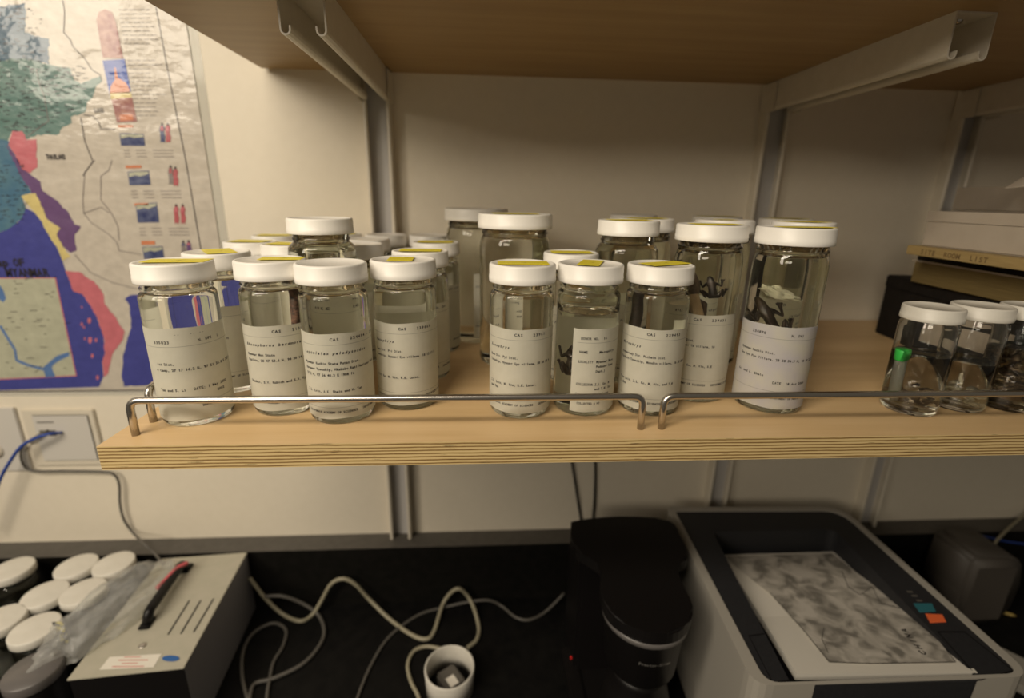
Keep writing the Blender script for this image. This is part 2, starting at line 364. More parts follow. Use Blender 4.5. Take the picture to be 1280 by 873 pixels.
def label_part(t, R, a0, a1, z0, z1, lines, mat_='label', ua=0, rules=(), skew=0.0):
    """paper wrapped round the jar between angles a0..a1; lines: (u_mm, from_top_mm, pitch_mm, size_mm, text, slant)"""
    bm = bmesh.new(); Ro = R+0.00045; n = max(8, int((a1-a0)/0.09)); Ri = R+0.00012
    g = []
    for i in range(n+1):
        a = a0+(a1-a0)*i/n; dz = 0.0004*math.sin(a*5)+skew*(a-(a0+a1)/2)
        g.append([bm.verts.new((rr*math.sin(a), -rr*math.cos(a), z+dz)) for rr, z in ((Ro, z0), (Ro, z1))])
    for a, b in zip(g, g[1:]):
        f = bm.faces.new((a[0], b[0], b[1], a[1])); f.smooth = True
    f0 = wrap(Ro+0.00012, ua)
    def f(u, v):
        p = f0(u, v); return (p[0], p[1], p[2]+skew*(ua+u/R-(a0+a1)/2))
    lo, hi = (a0-ua)*R*1000+1, (a1-ua)*R*1000-1
    for u, v, p, s, tx, sl in lines:
        k0 = max(0, math.ceil((lo-u)/p)); k1 = min(len(tx), int((hi-u)/p))
        if k1 > k0: text(bm, tx[k0:k1], f, p/1000, s/1000, 1, (u+k0*p)/1000, z1-v/1000, sl)
    for (ra, rb, v) in rules:   # dashed typewriter rules
        u = max(ra, lo)
        while u < min(rb, hi)-1.2:
            q = [f(x/1000, z1-y/1000) for x, y in ((u, v), (u+1.3, v), (u+1.3, v-0.28), (u, v-0.28))]
            fc = bm.faces.new([bm.verts.new(x) for x in q]); fc.material_index = 1; u += 1.75
    me = bpy.data.meshes.new('label'); bm.to_mesh(me); bm.free()
    return link('label', me, [mat_, 'ink'], PARTS[t][0])
def sticker(t, H, w_, h_, dx, dy, rz, fold=None):
    """yellow paper rectangle on the lid; text scribbles"""
    bm = bmesh.new(); c, s = math.cos(rz), math.sin(rz)
    def f(x, y, z=0): return (dx+c*x-s*y, dy+s*x+c*y, H+z)
    z0, z1 = 0.00005, 0.0004
    lo = [bm.verts.new(f(x, y, z0)) for x, y in ((-w_/2, -h_/2), (w_/2, -h_/2), (w_/2, h_/2), (-w_/2, h_/2))]
    hi = [bm.verts.new(f(x, y, z1)) for x, y in ((-w_/2, -h_/2), (w_/2, -h_/2), (w_/2, h_/2), (-w_/2, h_/2))]
    bm.faces.new(lo[::-1]); bm.faces.new(hi)
    for i in range(4): bm.faces.new((lo[i], lo[(i+1) % 4], hi[(i+1) % 4], hi[i]))
    if fold: # a pencil tick
        for (xa, ya, xb, yb) in fold:
            d = Vector((xb-xa, yb-ya)).normalized(); n = Vector((-d.y, d.x))*0.0003
            q = [(xa+n.x, ya+n.y), (xb+n.x, yb+n.y), (xb-n.x, yb-n.y), (xa-n.x, ya-n.y)]
            fc = bm.faces.new([bm.verts.new(f(*p, z1+0.0001)) for p in q]); fc.material_index = 1
    return fin('sticker', bm, ['yellow', 'ink_soft'], PARTS[t][1])

PROF = {}
PARTS = {}
def jar(name, x, y, label, kind='short', R=None, H=None, rl=None, glassm='glass', group=None, level=None, lidm='lid', lidh=None, bulge=0, z=0):
    t = empty(name, (x, y, z), label, 'specimen jar', group)
    if kind == 'short': R, H, rl, lidh = R or 0.0385, H or 0.1865, rl or 0.0401, lidh or 0.0215; pf = short_profile(R, H, rl, lidh, level)
    else: R, H, rl, lidh = R or 0.0425, H or 0.232, rl or 0.0445, lidh or 0.0205; pf = tall_profile(R, H, rl, lidh, bulge)
    key = (kind, R, H, rl, glassm, level, lidh, bulge)
    if key not in PROF:
        bm = bmesh.new(); lathe(bm, pf, 56); a = fin('glass_body', bm, glassm, t, True)
        b = fin('lid', lid_bm(rl, H, lidh, lidm == 'old_lid'), lidm, t, True)
        PROF[key] = (a.data, b.data); PARTS[t] = (a, b)
    else:
        PARTS[t] = []
        for nm, me in zip(('glass_body', 'lid'), PROF[key]):
            o = bpy.data.objects.new(nm, me); COL.objects.link(o); o.parent = t; PARTS[t].append(o)
    return t, R+bulge, H
GS, GT = 'shorter specimen jars with white lids', 'tall specimen jars with white lids'

def face(x, y): return math.atan2(CAM.x-x, -(CAM.y-y))     # angle that turns a label to the camera's side
def std_lines(cas, num, name, loc, coll, tail='DEPARTMENT OF HERPETOLOGY', acad='CALIFORNIA ACADEMY OF SCIENCES', u=0, date=None, top=8, step=0):
    ln = [(u-8, top, 3.5, 4.6, cas, 0), (u+14, top, 3.5, 4.6, num, 0), (u-44, top+16, 3.4, 4.6, name, 0.25)]
    for k, s in enumerate(loc): ln.append((u-44, top+28+7*k, 2.15, 4.2, s, 0))
    for k, s in enumerate(coll): ln.append((u-44, top+62+6*k, 2.15, 4.2, s, 0))
    if date: ln.append((u+8, top+62, 2.3, 4.4, date, 0))
    ln.append((u-46, top+88, 2.1, 3.8, acad, 0)); ln.append((u+24, top+88, 2.1, 3.8, tail, 0))
    return ln, [(u-60, u+60, top+5), (u-60, u+60, top+81)]

def std_jar(x, y, label, cas, num, name, loc, coll, zt, kind='short', u=0, turn=0, span=1.9, back=0, glassm='glass', mat_='label', skew=0, date=None, st=None, paper=True, **kw):
    t, R, H = jar('specimen_jar', x, y, label, kind, glassm=glassm, group=GS if kind == 'short' else GT, **kw)
    a = face(x, y)+turn
    ln, ru = std_lines(cas, num, name, loc, coll, u=u, date=date)
    if paper: label_part(t, R, a-span, a+span+back, 0.0085, zt, ln, mat_, a, ru, skew)
    if st: sticker(t, H, *st)
    return t, a, R, H

# front row, left to right
tick = [(-0.002, 0, 0.006, 0.003), (0.002, -0.003, 0.004, 0.004)]
t, a, R, H = std_jar(0.064, 0.080, 'white-lidded jar nearest the left end, label numbered 235823', '', '', '', (), (), 0.1145, paper=False, st=(0.064, 0.030, 0.004, 0.002, 0.12, tick))
t0 = t
a = face(0.064, 0.08)+0.05
label_part(t0, 0.0385, a-1.7, a+1.75, 0.0085, 0.118, [
    (-14, 8, 3, 3, '--   -- --', 0), (-37, 17, 3.0, 4.4, '235823', 0), (8, 17, 2.6, 4.4, 'N. DPI', 0), (30, 17, 2.4, 4.2, '1', 0), (-38, 42, 2.2, 4.0, 'ict Dist,', 0),
    (-40, 49, 2.25, 4.2, 'w Camp, 27 17 14.2 N, 97 51 38.8 E 2057 f', 0), (-40, 73, 2.2, 4.2, 'Tun and S. Li', 0), (-4, 73, 2.4, 4.4, 'DATE: 1 May 2002', 0), (20, 80, 2.4, 4.2, '2002', 0), (2, 94, 2.1, 3.8, 'DEPARTMENT OF', 0)],
    'label', a, [(-60, 60, 21), (-60, 60, 88)], 0)
std_jar(0.159, 0.106, 'white-lidded jar labelled CAS 210629, second from the left in front', 'CAS', '210629', 'Rhacophorus berdmorei', ('Myanmar Mon State', 'Kyaikto, 20 47 53.6 N, 94 30 14.6 E'), ('Thoohti, S.V. Kubich and S.W. Kyi', ''), 0.114, u=0, turn=0.0, st=(0.048, 0.026, 0.012, 0.004, 0.1, tick))
std_jar(0.236, 0.082, 'jar with a plain white lid and label reading CAS 224494', 'CAS', '224494 - 224495', 'Leptolalax pelodytoides', ('Myanmar Kachin State Putao Dist.', 'Nagmung Township, Hkakabo Razi National Park', '27 2 N, 97 56 40.3 E 1988 ft'), ('Z.L. Lwin, A.K. Shein and H. Tun', ''), 0.1115, u=0, turn=-0.02, back=0.9)
std_jar(0.312, 0.119, 'jar with a small yellow sticker square on its lid, labelled CAS 239669', 'CAS', '239669', 'Xenophrys', ('Bago Div. Pyi Dist.', 'Township, Nyaung Kyo village  18 13 17 N'), ('Z.H. Ko. M. Win, R.E. Lucas,', ''), 0.114, u=-2, turn=0.0, back=2.3, st=(0.030, 0.036, -0.002, -0.002, 0.05, [(0.004, 0.006, 0.008, 0.010), (0.003, 0.009, 0.008, 0.007)]))
std_jar(0.457, 0.091, 'jar labelled CAS 239611, leftmost of the front trio', 'CAS', '239611', 'Xenophrys', ('Bago Div. Pyi Dist.', 'Township, Nyaung Gyo village, 18 18 13 N'), ('Z.L. Lwin, M. Win, R.E. Lucas.', 'and Thu'), 0.114, u=0, turn=0.0, back=0.8, st=(0.060, 0.030, 0.0, -0.002, 0.0, tick))
t, a, R, H = std_jar(0.540, 0.096, 'middle jar of the front trio, label covering only its right side', '', '', '', (), (), 0.114, paper=False, level=0.129, st=(0.026, 0.052, 0.0, 0.0, -0.35, tick))
label_part(t, R, a-0.40, a+4.75, 0.0075, 0.1135, [(-6, 13, 2.5, 4.2, 'DONOR NO.  16', 0), (-7, 30, 2.5, 4.4, 'NAME', 0), (17, 30, 2.8, 4.4, 'Megophrys', 0.2), (-8, 42, 2.3, 4.2, 'LOCALITY', 0), (14, 42, 2.2, 4.2, 'Myanmar Bago', 0), (14, 48, 2.2, 4.2, 'Padaung Town', 0), (14, 54, 2.2, 4.2, 'Dept.)', 0),
    (-9, 71, 2.3, 4.2, 'COLLECTOR', 0), (14, 71, 2.2, 4.2, 'Z.L. Ko, M', 0), (14, 77, 2.2, 4.2, 'and T.M. Soe', 0), (-9, 84, 2.2, 4.2, 'DONOR NO.', 0), (14, 84, 2.2, 4.2, 'R.E. Lucas', 0), (-7, 96, 2.1, 3.8, 'COLLECTED & NO', 0)], 'label', a, [(-10, 60, 17)], 0)
std_jar(0.626, 0.094, 'jar labelled CAS 239493, rightmost of the front trio', 'CAS', '239493', 'Megophrys', ('Ayeyarwady Div. Pathein Dist.', 'Pathein Township, Mondin village, 16 30 28 N'), ('Thin Lwin, Z.L. Ko, M. Win, and T.M', 'T. Soe'), 0.113, u=0, turn=0.0, back=1.0, st=(0.060, 0.028, 0.006, 0.002, 0.45, tick))
std_jar(0.705, 0.139, 'tall jar holding a brown pale-bellied frog, second tall jar from the right', 'CAS', '239631', 'Xenophrys', ('Bago Div. Toi Dist.', 'Township, Nyaung Yo village, 18'), ('Thin Lwin, Z.L. Ko, M. Win, R.E', 'M. Win', 'Shein'), 0.121, kind='tall', u=0, turn=0.0, glassm='glass_old', st=(0.062, 0.026, 0.002, -0.004, 0.05, tick))
t, a, R, H = std_jar(0.792, 0.100, 'tallest front jar at the right with dark frog and white cotton, numbered 234870', '', '', '', (), (), 0.10, kind='tall', paper=False, glassm='glass_old', st=(0.070, 0.020, 0.008, -0.006, 0.06, tick))
label_part(t, R, a-1.75, a+1.45, 0.0085, 0.1155, [(-30, 12, 3.0, 4.6, '234870', 0), (16, 12, 2.6, 4.4, 'N. OVI', 0), (-44, 36, 2.3, 4.2, 'Myanmar Kachin Dist,', 0), (-44, 44, 2.25, 4.2, 'Gwa Kyo Pyo Village, 23 58 56.3 N, 93 19 22.2 E 1995', 0), (-44, 66, 2.3, 4.2, 'Ko, and L. Shein', 0), (4, 74, 2.5, 4.4, 'DATE  18 Aug 2004', 0), (2, 94, 2.1, 3.8, 'DEPARTMENT OF HERPETOLOGY', 0)],
    'label_lilac', a, [(-60, 60, 16), (-60, 60, 84)])

# second rows of short jars
std_jar(0.062, 0.178, 'jar half hidden behind the leftmost front jar, broad yellow sticker', '', '692', '', ('', 'Camp, 27 28 36 N'), ('and H. Naw', ''), 0.120, u=8, st=(0.034, 0.060, 0.002, 0.002, 0.6, tick))
std_jar(0.321, 0.218, 'jar directly behind the jar numbered 239669', '', 'N. OVI', '', ('', 'T 94 41 12.7 E', 'May 2004'), ('', 'DATE: May 04'), 0.116, u=6, st=(0.058, 0.030, 0.001, 0.0, 0.0))
std_jar(0.331, 0.352, 'third jar back in the file behind the jar numbered 239669', '', 'CAS 2239', '', ('Myanmar', 'Naypyitaw village', 'Township 16 22'), ('H. Tun and Ko', ''), 0.118, u=4, st=(0.058, 0.034, 0.0, 0.0, 0.0))
std_jar(0.537, 0.213, 'short jar behind the front trio, peeping between the first two lids', '', '', 'Xenophrys', ('Bago Div.',), ('Lwin',), 0.114, u=0, st=(0.058, 0.030, 0.0, 0.0, 0.0))
back = [(0.040, 0.327, 'yellow-stickered short jar against the map side, left of the stepped jar', 1), (0.112, 0.292, 'yellow-stickered short jar just left of the round-shouldered jar', 1), (0.030, 0.448, 'far yellow-stickered short jar at the left, nearest the wall', 1), (0.130, 0.400, 'pale far short jar behind the round-shouldered jar, left side', 1),
        (0.212, 0.306, 'pink-topped short jar right behind the round-shouldered jar', 0), (0.206, 0.400, 'short jar second behind the round-shouldered jar on its right', 0), (0.222, 0.496, 'short jar in front of the left wall standard', 0), (0.306, 0.500, 'faint far short jar just right of the left wall standard', 0), (0.132, 0.505, 'yellow-topped far short jar left of the left wall standard', 1)]
for x, y, lb, s in back:
    std_jar(x, y, lb, '', '', '', (), ('',), 0.115, st=(0.056, 0.034, 0, 0, random.uniform(-.3, .3)) if s else None)
# tall and wide jars
def plain(x, y, lb, kind='tall', lab=None, **kw):
    t, R, H = jar('specimen_jar', x, y, lb, kind, glassm='glass_old', group=GT, **kw)
    if lab:
        a = face(x, y)+lab[0]; ln, ru = std_lines('CAS', '2396', 'Xenophrys', ('Bago Div.', 'Township'), ('Lwin',), u=-4)
        label_part(t, R, a-lab[1], a+lab[1], 0.012, lab[2], ln, 'label', a, ru)
    return t, R, H
BK = [((0.187, 0.213), 'round-shouldered jar standing tall behind the front jars at the left', dict(rl=0.0435, R=0.0405, bulge=0.0045, H=0.2295), (0, 1.5, 0.12), None),
      ((0.460, 0.287), 'widest jar, big white lid, behind the gap in the front row', dict(R=0.055, rl=0.0575, H=0.2365, lidh=0.0215), (0.9, 0.7, 0.13), (0.07, 0.03)),
      ((0.399, 0.425), 'wide jar partly hidden behind the widest jar', dict(R=0.055, rl=0.0575, H=0.240, lidh=0.0205), (0.4, 0.5, 0.13), None),
      ((0.617, 0.212), 'round-shouldered tall jar behind the rightmost front-trio jar', dict(R=0.0405, rl=0.0435, bulge=0.004, H=0.2325), (0.5, 0.9, 0.12), (0.06, 0.03)),
      ((0.670, 0.298), 'tall jar glimpsed between the round-shouldered and the frog jar', {}, (0, 1.2, 0.12), (0.06, 0.03)),
      ((0.700, 0.462), 'farthest tall jar near the wall, seen over the round-shouldered lid', {}, (0, 1.2, 0.12), None),
      ((0.793, 0.284), 'tall jar seen through the gap between the two frog jars', {}, (0, 1.2, 0.12), (0.03, 0.02)),
      ((0.850, 0.430), 'far tall jar in front of the middle wall standard', {}, (0, 1.2, 0.12), (0.07, 0.03)),
      ((0.900, 0.250), 'tall jar right behind the tallest front jar, its lid peeping out right', {}, (0, 1.4, 0.12), (0.07, 0.03)),
      ((0.948, 0.372), 'far tall jar at the right rear of the jar crowd', {}, (0, 1.2, 0.12), (0.07, 0.03))]
for (x, y), lb, kw, lab, s in BK:
    t, R, H = plain(x, y, lb, lab=lab, **kw)
    if s: sticker(t, H, s[0], s[1], 0, 0, 0.1)

# specimens inside jars
def skin_obj(name, pts, edges, radii, matn, sub=2, loc=(0, 0, 0), rot=None, mats=None):
    me = bpy.data.meshes.new(name); me.from_pydata(pts, edges, []); o = bpy.data.objects.new(name, me); COL.objects.link(o)
    sk = o.modifiers.new('s', 'SKIN'); sk.use_smooth_shade = True
    for i, r in enumerate(radii): me.skin_vertices[0].data[i].radius = r if isinstance(r, tuple) else (r, r)
    me.skin_vertices[0].data[0].use_root = True
    ss = o.modifiers.new('u', 'SUBSURF'); ss.levels = sub; ss.render_levels = sub
    bpy.context.view_layer.update(); dg = bpy.context.evaluated_depsgraph_get(); m2 = bpy.data.meshes.new_from_object(o.evaluated_get(dg))
    bpy.data.objects.remove(o); m2.materials.clear(); o = bpy.data.objects.new(name, m2); COL.objects.link(o)
    for x in ([matn] if isinstance(matn, str) else matn): m2.materials.append(M[x])
    m2.shade_smooth(); o.location = loc
    if rot: o.rotation_euler = rot
    return o
def frog(loc, rot, scale, mats, label, cat='preserved frog', sq=1.0, low=None):
    s = scale
    P = [(0, 0, 0), (0, 0.016, 0.001), (0, 0.030, 0.002), (0, 0.041, 0.001), (0, -0.012, 0)]; E = [(0, 1), (1, 2), (2, 3), (0, 4)]; Rr = [(0.0125, 0.0095), (0.0125, 0.0095), (0.0115, 0.008), (0.005, 0.0035), (0.007, 0.006)]
    for sx in (-1, 1):
        i = len(P); P += [(sx*0.014, 0.020, -0.003), (sx*0.024, 0.012, -0.006), (sx*0.027, 0.026, -0.008)]; E += [(1, i), (i, i+1), (i+1, i+2)]; Rr += [0.0038, 0.003, 0.0026]
        for k in (-1, 0, 1, 2):
            j = len(P); P.append((sx*(0.027+k*0.0035), 0.033-abs(k)*0.001, -0.009)); E.append((i+2, j)); Rr.append(0.0010)
        i = len(P); P += [(sx*0.012, -0.014, -0.002), (sx*0.027, 0.004, -0.002), (sx*0.022, -0.016, -0.004), (sx*0.030, -0.002, -0.006)]; E += [(4, i), (i, i+1), (i+1, i+2), (i+2, i+3)]; Rr += [0.006, 0.0048, 0.0032, 0.0022]
        for k in (-1, 0, 1, 2):
            j = len(P); P.append((sx*(0.033+k*0.003), 0.008-abs(k)*0.001, -0.007)); E.append((i+3, j)); Rr.append(0.0011)
    P = [tuple(c*s for c in p) for p in P]; Rr = [tuple(c*s for c in r) if isinstance(r, tuple) else r*s for r in Rr]
    o = skin_obj('preserved_frog', P, E, Rr, mats, 2, loc, rot)
    o.scale = (sq, 1, 1)
    if len(mats) > 1:
        for p in o.data.polygons:
            if (p.normal.z < -0.15 if low is None else p.center.y < low and abs(p.center.x) < 0.016): p.material_index = 1
    return tag(o, label, cat)
frog((0.690, 0.128, 0.128), (1.25, 0.0, 0.35), 1.30, ['frog_brown', 'frog_pale'], 'brown frog with a pale belly curled inside the tall jar of CAS 239631', sq=0.50, low=0.012)
frog((0.779, 0.090, 0.112), (1.0, -0.5, -0.6), 1.0, ['frog_dark', 'frog_pale'], 'dark frog floating inside the tallest front jar, under the cotton', sq=0.5)
frog((0.527, 0.088, 0.060), (1.4, 0.2, 0.5), 0.70, ['frog_dark'], 'dark frog hanging beside the label in the middle jar of the front trio')
frog((0.716, 0.146, 0.146), (1.3, -0.2, -0.4), 0.50, ['frog_dark', 'frog_pale'], 'small frog showing its splayed hand at the right of the brown frog', sq=0.6)
# cotton pad
bm = bmesh.new(); bmesh.ops.create_icosphere(bm, subdivisions=4, radius=1)
for v in bm.verts:
    n = noise.noise(v.co*2.2)*0.25+noise.noise(v.co*6)*0.1
    v.co = Vector((v.co.x*0.015, v.co.y*0.006, v.co.z*0.0075-v.co.x*0.006))*(1+1.9*n)
tag(fin('cotton_wad', bm, 'cotton', None, True, (0.795, 0.112, 0.149)), 'wad of white cotton inside the tallest front jar', 'cotton')
# dark rod-like specimen in jar CAS 210629; second rod added for a refracted dark band
bm = bmesh.new(); pts = catmull([(0, 0, 0.015), (0.002, 0.001, 0.05), (0.001, 0, 0.09), (0.003, 0, 0.125), (0.003, 0.001, 0.150)], 8)
tube(bm, pts, lambda t: 0.0075-0.004*t+0.001*math.sin(t*9), 12); tag(fin('snake_and_refraction_rod', bm, 'snake', None, True, (0.1725, 0.108, 0)), 'reddish-brown scaly snake standing inside the jar numbered 210629', 'preserved snake')
bm = bmesh.new(); pts = catmull([(0, 0, 0.015), (0.004, 0.001, 0.05), (-0.002, 0, 0.09), (0.001, 0, 0.125), (0.000, 0.001, 0.150)], 8)
tube(bm, pts, lambda t: 0.0070-0.002*t, 12); tag(fin('snake_and_refraction_rod', bm, 'frog_dark', None, True, (0.610, 0.100, 0)), 'dark upright rod added for a refracted dark band inside the jar numbered 239493', 'preserved snake')

# small straight jars at the right: thin glass with separate liquid
def small_jar(x, y, lb, level, R=0.0312, H=0.139, rl=0.0325):
    t = empty('small_jar', (x, y, 0), lb, 'small jar', 'small straight jars at the right')
    lidh = 0.017; s = H-lidh
    bm = bmesh.new(); o_ = [(0, 0.0022), (R*0.7, 0.0018), (R*0.82, 0), (R*0.93, 0.001), (R*0.99, 0.006), (R, 0.012), (R, s-0.010), (R*0.985, s-0.006), (R*0.93, s-0.002), (R*0.93, s+0.011)]
    i_ = [(R*0.93-0.0022, s+0.011), (R*0.93-0.0022, s-0.003), (R-0.0022, s-0.009), (R-0.0022, 0.013), (R*0.9-0.0022, 0.0075), (R*0.7, 0.0062), (0, 0.0062)]
    lathe(bm, o_+i_, 52); fin('glass_body', bm, 'glass_thin', t, True)
    bm = bmesh.new(); Rq = R-0.0019
    lathe(bm, [(0, 0.0058), (R*0.7, 0.0058), (R*0.9-0.0019, 0.0072), (Rq, 0.013), (Rq, level), (Rq-0.003, level-0.0006), (0, level-0.0006)], 52); fin('alcohol', bm, 'alcohol', t, True)
    fin('lid', lid_bm(rl, H, lidh), 'old_lid', t, True)
    return t
small_jar(0.974, 0.076, 'small jar with a green-capped vial inside, first of the right group', 0.079)
small_jar(1.049, 0.085, 'small jar with low clear liquid and pale scraps, middle of the right group', 0.066)
small_jar(1.117, 0.083, 'small jar packed with dark litter, cut by the right edge of the photo', 0.085)
# vial
t = empty('plastic_vial', (0.957, 0.079, 0.0125), 'frosted vial with a green cap standing in the first small right jar', 'vial'); t.rotation_euler = (0.04, -0.12, 0)
bm = bmesh.new(); lathe(bm, [(0, 0), (0.005, 0), (0.0062, 0.004), (0.0066, 0.056), (0, 0.056)], 20); fin('tube', bm, 'vial', t, True)
bm = bmesh.new(); lathe(bm, [(0, 0.056), (0.0082, 0.056), (0.0085, 0.057), (0.0085, 0.0695), (0.0078, 0.0705), (0, 0.0705)], 20); fin('cap', bm, 'green_cap', t, True)
def litter(x, y, z0, z1, R, n, matn, label, size=0.007):
    bm = bmesh.new()
    for k in range(n):
        a = random.uniform(0, 2*PI); rr = R*math.sqrt(random.random()); c = Vector((rr*math.cos(a), rr*math.sin(a), random.uniform(z0, z1)))
        b2 = bmesh.new(); bmesh.ops.create_icosphere(b2, subdivisions=1, radius=1)
        sc = Vector((random.uniform(.4, 1.3), random.uniform(.25, .7), random.uniform(.12, .35)))*size
        mt = Matrix.Translation(c) @ Matrix.Rotation(random.uniform(0, 6), 4, 'Z') @ Matrix.Rotation(random.uniform(-.8, .8), 4, 'X') @ Matrix.Diagonal((*sc, 1))
        merge(bm, b2, 0, mt)
    tag(fin('jar_litter', bm, matn, None, True, (x, y, 0)), label, 'specimen scraps', kind='stuff')
litter(0.976, 0.076, 0.010, 0.022, 0.023, 40, 'debris', 'brown scraps lying in the jar with the green-capped vial')
litter(1.049, 0.085, 0.010, 0.024, 0.023, 34, 'debris_pale', 'pale scraps at the bottom of the middle small jar')
litter(1.117, 0.083, 0.014, 0.074, 0.018, 90, 'debris', 'dark litter filling the small jar at the right edge', 0.010)

# ------------------------------------------------------------------ pile at the right end of the shelf
def boxed(name, cx, cy, z0, z1, rz, lx, ly, matn, label, cat, bev=0.002, group=None):
    """corner (cx,cy) is the far-left corner; extends lx to the right and ly towards the viewer"""
    t = empty(name, (cx, cy, z0), label, cat, group, rz)
    bm = bmesh.new(); box(bm, 0, lx, -ly, 0, 0, z1-z0, 0, bev=bev); fin('body', bm, matn, t); return t
t = boxed('black_case', 1.235, 0.455, 0, 0.122, -0.14, 0.36, 0.34, 'black_rough', 'black card case on the shelf, bottom of the pile at the right', 'case')
bm = bmesh.new(); box(bm, -0.0008, 0.0, -0.30, -0.12, 0.035, 0.085); fin('label_card', bm, 'carton', t)['label'] = 'beige label card on the black case'
bm = bmesh.new(); box(bm, -0.002, 0.361, -0.341, 0.0, 0.098, 0.1215, bev=0.002); fin('case_lid', bm, 'black_rough', t)
t = boxed('paper_bundle', 1.207, 0.37, 0.1225, 0.160, -0.10, 0.34, 0.32, 'pages', 'thick bundle of yellowed board and paper on the black case', 'bundle', 0.001)
bm = bmesh.new(); box(bm, -0.003, 0.343, -0.323, 0.003, 0.0375, 0.0405); fin('cover', bm, 'carton', t)
boxed('black_folder', 1.20, 0.36, 0.1632, 0.178, -0.08, 0.33, 0.30, 'black_rough', 'thin black folder between the bundle and the yellowed board', 'folder', 0.001)
t = boxed('yellowed_board', 1.135, 0.315, 0.1785, 0.1935, -0.06, 0.36, 0.30, 'board', 'thin yellowed board with faded capitals on its edge', 'board', 0.001)
bm = bmesh.new(); text(bm, 'SITE  ROOM  LIST', lambda x, y: (-0.0004, -x, y), 0.0075, 0.0105, 0, 0.03, 0.0035); fin('lettering', bm, mat('faded_brown_ink', (0.17, 0.11, 0.045), 0.7), t)
t = boxed('white_carton', 1.15, 0.305, 0.194, 0.250, -0.03, 0.38, 0.32, 'carton', 'low off-white carton on top of the pile at the right', 'carton', 0.002)
bm = bmesh.new(); box(bm, -0.0015, 0.3815, -0.3215, 0.0015, 0.040, 0.0563); fin('carton_lid', bm, 'carton', t)
t = empty('paper_sheet', (1.30, 0.24, 0.2506), 'curled sheet of cream card leaning over the carton at the right', 'sheet')
bm = bmesh.new(); n = 14; g = []
for i in range(n+1):
    u = i/n; g.append([bm.verts.new((-0.10+0.22*u, y, 0.035+0.12*u+0.008*math.sin(u*3)+dz)) for y, dz in ((0, 0), (-0.05, 0.004), (-0.05, 0.0050), (0, 0.001))])
for a_, b_ in zip(g, g[1:]):
    for k in range(4): bm.faces.new((a_[k], b_[k], b_[(k+1) % 4], a_[(k+1) % 4]))
bm.faces.new(g[0]); bm.faces.new(g[-1][::-1]); box(bm, 0.10, 0.119, -0.05, 0, 0.0003, 0.144); fin('card', bm, 'carton', t)
boxed('white_carton', 1.30, 0.42, 0.2508, 0.292, -0.02, 0.26, 0.15, 'carton', 'smaller off-white carton at the back of the pile top', 'carton', 0.002)
bm = bmesh.new()

# ------------------------------------------------------------------ map on the wall
def W(px, py, off=0.0): p = at(px, py, 1, D-0.0022-off); return p
def c1(l): return [(x/3.969, y/3.968) for x, y in l]          # pixel lists measured on enlarged crops
def c2(l): return [(x/3.969, 200+y/3.968) for x, y in l]
def c6(l): return [(x/5.333, 340+y/5.333) for x, y in l]
mp = empty('wall_map', (-0.4, D, 0.2), 'laminated coloured country map pinned on the wall at the left', 'map')
mats_map = []
def mm(name, col, c2_=None, sc=60):
    c2_ = c2_ or tuple(min(1, c*1.15) for c in col)
    m = varied(name, col, c2_, sc, 0.30, spec=0.4, Coat_Weight=0.45)
    bsdf(m).inputs['Coat Roughness'].default_value = 0.06
    v = coords(m, (1, 1, 1), 'Generated') if False else coords(m, (9, 9, 16)); f = noise_tex(m, v, 1.0, 4)
    b = N(m, 'ShaderNodeBump'); b.inputs['Strength'].default_value = 1.0; b.inputs['Distance'].default_value = 0.0042
    L(m, f, b.inputs['Height']); L(m, b.outputs[0], bsdf(m).inputs['Normal']); L(m, b.outputs[0], bsdf(m).inputs['Coat Normal'])
    mats_map.append(m); return m
mW = mm('map_paper', (0.50, 0.45, 0.38)); mSea = mm('map_sea_blue', (0.055, 0.06, 0.25)); mTeal = mm('map_teal', (0.10, 0.19, 0.175), (0.13, 0.22, 0.19), 25)
mTB = mm('map_slate_blue', (0.055, 0.11, 0.17), (0.08, 0.14, 0.19), 25); mPink = mm('map_pink', (0.50, 0.145, 0.17)); mBlue = mm('map_mid_blue', (0.055, 0.14, 0.24), (0.10, 0.20, 0.25), 30)
mPur = mm('map_purple', (0.13, 0.07, 0.17)); mYel = mm('map_yellow', (0.58, 0.48, 0.20)); mIns = mm('map_inset_sage', (0.40, 0.40, 0.30)); mInk = mm('map_ink', (0.03, 0.025, 0.03))
mRed = mm('map_red', (0.40, 0.10, 0.11)); mOra = mm('map_orange', (0.55, 0.20, 0.10)); mBr = mm('map_photo_brown', (0.26, 0.08, 0.08), (0.45, 0.25, 0.20), 90); mNavy = mm('map_photo_navy', (0.03, 0.04, 0.13), (0.12, 0.14, 0.24), 70)
mGry = mm('map_grey_line', (0.22, 0.19, 0.18)); mStu = mm('map_photo_sky', (0.02, 0.07, 0.35)); mRiv = mm('map_river_blue', (0.09, 0.17, 0.36))
bm = bmesh.new()
tl, tr_, br, bl = at(-420, -330, 1, D), at(178, -330, 1, D), at(286, 494, 1, D), at(-420, 497, 1, D)
xr, xl, zt_, zb_ = -0.128, -1.25, 0.95, -0.163
box(bm, xl+0.4, xr+0.4, -0.0022, -0.0006, zb_-0.2, zt_-0.2); fin('map_sheet', bm, mW, mp)
bm = bmesh.new(); box(bm, xl+0.4, xr+0.418, -0.0005, -0.0001, zb_-0.212, zt_-0.2); fin('laminate_margin', bm, 'film', mp)
org = Vector((-0.4, D, 0.2))
